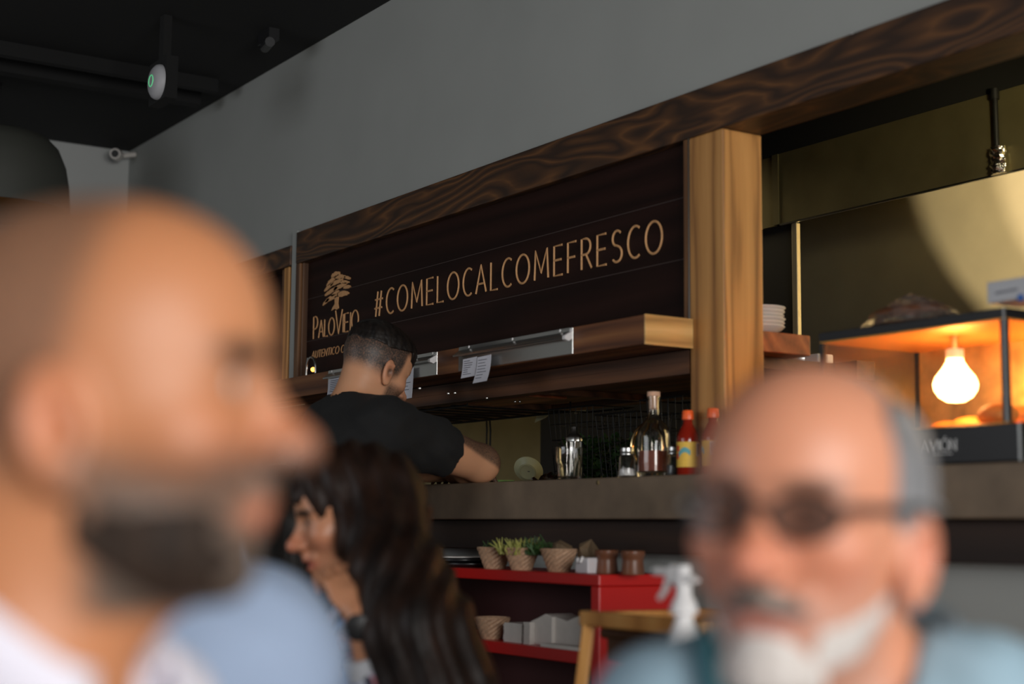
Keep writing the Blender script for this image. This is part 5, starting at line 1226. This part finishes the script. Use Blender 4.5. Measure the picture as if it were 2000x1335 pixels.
# eyeglasses
tg = thing('eyeglasses', 'dark half-rim eyeglasses worn by the grey-haired man', 'glasses', tuple(H2+F2@np.array([0, 0.1, -0.01])))
def hp2(x, y, z): return H2+F2@(np.array([x, y, z])*s2_)
for sx in (-1, 1):
    ring = [hp2(sx*0.033+0.024*math.cos(a)*(1 if True else 1), 0.109-0.010*abs(math.cos(a))*(0.5+0.5*sx*math.cos(a)), 0.004+0.016*math.sin(a)) for a in np.linspace(0, 2*PI, 25)[:-1]]
    MB().tube(ring, 0.0019, 6, closed=True).build('rim', M['black'], tg)
    v = [hp2(sx*0.033, 0.1085, 0.004)]+ring; MB().add(v, [(0, 1+i, 1+(i+1) % 24) for i in range(24)]).build('lens', plain('eye_shade_lens_%d' % (sx+2), (0.035, 0.022, 0.018), 0.25, 0, 0, 8, 0, Alpha=0.58), tg)  # lens colour carries the dark of the eyes and the shadow around them
    MB().tube([hp2(sx*0.056, 0.104, 0.010), hp2(sx*0.072, 0.088, 0.012), hp2(sx*0.080, 0.040, 0.015), hp2(sx*0.0845, -0.002, 0.019), hp2(sx*0.085, -0.028, 0.004)], [0.0036, 0.0042, 0.0040, 0.0038, 0.003], 6).build('temple_arm', M['black'], tg)
MB().tube([hp2(-0.010, 0.110, 0.010), hp2(0, 0.114, 0.013), hp2(0.010, 0.110, 0.010)], 0.002, 6).build('bridge', M['black'], tg)

# ---- 3. server in black t-shirt, back to the camera, leaning on the counter
H3 = at(731, 720, 4.33); s3 = 1.02
N3 = H3+np.array([0.0, -0.075, -0.125])
J3 = dict(neck=N3, shL=N3+np.array([-0.205, -0.01, -0.075]), shR=N3+np.array([0.175, 0.02, -0.055]),
          hipL=(-3.92, 1.86, 0.90), hipR=(-3.68, 1.86, 0.90), knL=(-3.95, 1.83, 0.50), knR=(-3.72, 1.83, 0.50), anL=(-3.95, 1.78, 0.10), anR=(-3.70, 1.78, 0.10),
          elR=on(938, 912, 1, 2.34)-np.array([0, 0, 0]), toe=(0.0, 1.0, 0.0), hnL=(0, 0, -1), hnR=(0, 0, -1), curl=0.5)
J3['elR'] = np.array([J3['elR'][0], 2.34, 1.246]); J3['wrR'] = J3['elR']+np.array([-0.235, 0.06, -0.018]); J3['hdR'] = (-1, 0.25, -0.02)
J3['elL'] = J3['shL']+np.array([-0.12, 0.21, -0.050]); J3['wrL'] = np.array([J3['elL'][0]+0.13, 2.42, 1.238]); J3['hdL'] = (0.8, 0.6, -0.02)
def scalp3(x, y, z):
    hl = sm(0.062-y-0.35*(0.05-z)*(z < 0.05), -0.01, 0.02)*sm(z+0.35*y*0+0.9*np.maximum(0, y-0.0)*0, -0.045, 0.0)*0.9
    return np.clip(hl*(1-sm(np.abs(x), 0.080, 0.086)), 0, 1)*(1-sm(y, 0.035, 0.05)*(1-sm(z, 0.05, 0.07)))
def beard3(x, y, z): return 0.75*sm(-z, 0.02, 0.05)*sm(y, 0.012, 0.03)*(1-sm(-z, 0.115, 0.13))
skinC = skinmat('brown_skin', (0.035, 0.026, 0.022), 0.5)
t3, F3, *_ = make_person('server in black t-shirt seen from behind, leaning on the counter', H3, (-0.12, 1, 0), math.radians(-24), math.radians(0), s3, J3, skinC,
    dict(skin=(0.60, 0.30, 0.165), shirt=M['blackshirt'], short=0.56, scalp=scalp3, beard=beard3, arm=1.38, build=1.17, hf=0.0035, hs=0.005, finehands='R', neckr=0.060, hem=0.14, wrinkle=0.0035, neckcut=-0.01))
M['blackhair'] = hairmat('black_hair', (0.006, 0.005, 0.005), (0.020, 0.015, 0.012), 60)
def reg_h3(X, Y, Z): return np.maximum(0.046-Z+0.35*np.maximum(0, Y+0.02)*(Y < 0.06)+0.010*np.sin(X*120)*0.3, Y-0.090+0.0*X)
shell('hair', H3, F3, s3, M['blackhair'], t3, lambda X, Y, Z: 0.0012+0.011*sm(Z, 0.045, 0.095), reg_h3, rough=0.0012)

# ---- 4. young woman with long brown hair, profile to the left
H4 = at(690, 1012, 2.62); s4 = 0.93; p4 = math.radians(14)
f4 = -RH*math.cos(p4)-FH*math.sin(p4)
N4 = H4+RH*0.075-UP*0.140
tf4 = -RH
J4 = seated(N4, tf4, 0.46, -0.16, 0.155, 0.05)
J4['elL'] = at(775, 1420, 2.42); J4['wrL'] = at(702, 1205, 2.42); J4['hdL'] = at(655, 1105, 2.48)-at(702, 1205, 2.42); J4['hnL'] = tuple(FH*0.8-RH*0.5); J4['curl'] = 0.9
skinD = skinmat('olive_skin', (0.03, 0.02, 0.015), 0.42)
t4, F4, *_ = make_person('smiling woman with long brown hair and floral top, facing left', H4, f4, math.radians(-11), math.radians(0), s4, J4, skinD,
    dict(skin=(0.52, 0.235, 0.125), red=(0.50, 0.10, 0.07), shirt=M['floral'], gender='f', build=0.84, arm=0.82, smile=0.9, finehands='L', hand=0.86, cuff=0.55, nose=0.9, neckr=0.046, lips=0.9, vneck=0.08, hf=0.0035))
M['longhair'] = hairmat('long_brown_hair', (0.004, 0.0022, 0.0016), (0.022, 0.0095, 0.0055), 26, 0.5, (1, 1, 0.25))
def lhp(x, y, z): return H4+F4@(np.array([x, y, z])*s4)
S = SD(); S.ell(lhp(0, -0.006, 0.048), (0.088*s4, 0.112*s4, 0.094*s4), F4, 0.02)
ctrl = [lhp(-0.02, -0.06, 0.02), at(748, 1045, 2.57), at(786, 1140, 2.48), at(820, 1235, 2.42), at(860, 1345, 2.40), at(890, 1480, 2.42)]
rad = [0.078, 0.074, 0.076, 0.084, 0.088, 0.06]
for i in range(5): S.cap(ctrl[i], ctrl[i+1], rad[i], rad[i+1], 0.03)
cutf = SD(); cutf.ell(lhp(0, 0.088, -0.050), (0.080*s4, 0.090*s4, 0.104*s4), F4, 0.01)
lo, hi = S.bounds(); lo -= 0.02; hi += 0.02; ax = [axis(lo[i], hi[i], [], 0.006, 0.006) for i in range(3)]
D = S.field(ax); D = np.maximum(D, -cutf.field(ax, np.full(D.shape, 0.2, np.float32)))
X, Y, Z = np.meshgrid(*ax, indexing='ij', sparse=True); D = D+(0.004*np.sin((X*0.55+Y*0.83)*150+3*np.sin(Z*22))).astype(np.float32)
P, F = nets(D, ax); hair4 = meshobj('hair', P, F, M['longhair'], t4)
mb = MB(); r_ = np.random.RandomState(12)
M['longhair_light'] = hairmat('brown_hair_lock', (0.006, 0.003, 0.002), (0.070, 0.027, 0.012), 26, 0.48, (1, 1, 0.25))
for i in range(150):
    ph_ = r_.rand()*2*PI; wav = r_.rand()*6; off = 0.88+0.16*r_.rand(); pts = []; rr = []
    for k in range(21):
        s_ = k/20*5; j = min(int(s_), 4); fr_ = s_-j; c = ctrl[j]*(1-fr_)+ctrl[j+1]*fr_; rd = (rad[j]*(1-fr_)+rad[j+1]*fr_)*off
        an = ph_+0.12*math.sin(k*0.55+wav); pts.append(c+RH*rd*math.cos(an)*1.0+FH*rd*math.sin(an)+UP*0.006*math.sin(k*0.7+wav)); rr.append(0.0045*(1 if k < 18 else (21-k)/4))
    if (pts[2]-H4)@F4[:, 1] > 0.01 and (pts[2]-H4)@F4[:, 2] < 0.02: continue
    mb.tube(pts[1:], rr[1:], 5)
mb.build('hair_locks', M['longhair_light'], t4, smooth=True)['kind'] = 'stuff'
# cuff and watch
wv = np.array(J4['wrL']); ev = np.array(J4['elL']); dn = (wv-ev)/np.linalg.norm(wv-ev); c0 = ev+(wv-ev)*0.60
MB().tube([c0-dn*0.018, c0+dn*0.012], [0.047, 0.044], 20).build('shirt_cuff', M['cardbox'], t4, smooth=True)['label'] = 'pale turned-up cuff'
tw = thing('wristwatch', 'wristwatch with black dial and pale strap on the woman\'s wrist', 'watch', tuple(wv-dn*0.01))
c0 = wv-dn*0.010
side_ = np.cross(dn, -FH); side_ /= np.linalg.norm(side_); nv = np.cross(side_, dn)
if nv@(-FH) < 0: nv = -nv
MB().tube([c0+0.0265*(side_*math.cos(a)+nv*math.sin(a)) for a in np.linspace(0, 2*PI, 29)[:-1]], 0.0062, 8, closed=True).build('strap', M['steel'], tw, smooth=True)
fc = c0+nv*0.027-side_*0.004
Rw = np.stack([side_, dn, nv], 1)
MB().lathe([(0, 0), (0.021, 0), (0.021, 0.007), (0.018, 0.009), (0, 0.009)], fc, 28, 2, rot=Rw).build('dial_case', M['black'], tw, smooth=True)

# ---- 5. person in sky-blue shirt behind the bald man
H5 = at(250, 905, 1.52); f5 = FH*0.75-RH*0.65
N5 = H5-UP*0.130+RH*0.03
J5 = seated(N5, -RH*0.35+FH*0.93, 0.44, 0.03, 0.170, 0.050)
J5['shR'] = at(498, 1278, 1.48); J5['elR'] = J5['shR']+RH*0.09-UP*0.26; J5['wrR'] = J5['elR']+FH*0.2-RH*0.08
skinE = skinmat('light_brown_skin', (0.03, 0.02, 0.015))
t5, F5, *_ = make_person('person in a plain sky-blue shirt, head hidden behind the bald man', H5, f5, 0, 0, 0.92, J5, skinE,
    dict(skin=(0.50, 0.25, 0.15), shirt=M['blueshirt'], collar=True, hf=0.006, build=1.05, wrinkle=0.003, hs=0.009, neckcut=-0.01, arm=1.1))
shell('hair', H5, F5, 0.92, M['blackhair'], t5, lambda X, Y, Z: 0.012+0*X, lambda X, Y, Z: np.maximum(-(Z+0.03)+1.2*np.maximum(0, Y+0.02), Y-0.07), h=0.006)

# ---- 6. dark-haired person beyond the woman
H6 = at(545, 1030, 3.35); f6 = FH*0.9-RH*0.4
N6 = H6-UP*0.14
J6 = seated(N6, f6, 0.46, 0.02, 0.165, 0.055)
t6, F6, *_ = make_person('person with dark hair and dark top just left of the smiling woman', H6, f6, 0, 0, 0.94, J6, skinE,
    dict(skin=(0.50, 0.25, 0.15), shirt=M['blackshirt'], hf=0.006, build=0.9, hs=0.010, gender='f'))
S = SD(); S.ell(H6+UP*0.03, (0.10, 0.10, 0.105), None, 0.02); S.cap(H6-f6*0.05, H6-f6*0.06-UP*0.22, 0.085, 0.08, 0.04)
cutf = SD(); cutf.ell(H6+f6*0.11-UP*0.03, (0.07, 0.07, 0.10), None, 0.01)
lo, hi = S.bounds(); lo -= 0.02; hi += 0.02; ax = [axis(lo[i], hi[i], [], 0.008, 0.008) for i in range(3)]
D = S.field(ax); D = np.maximum(D, -cutf.field(ax, np.full(D.shape, 0.2, np.float32))); P, F = nets(D, ax); meshobj('hair', P, F, M['blackhair'], t6)

for t_, f_ in ((t1, None), (t2, None), (t4, None), (t5, None), (t6, None)): pass
for o in list(bpy.data.objects):
    if '_w' in o: del o['_w']
print('scene built', len(bpy.data.objects))
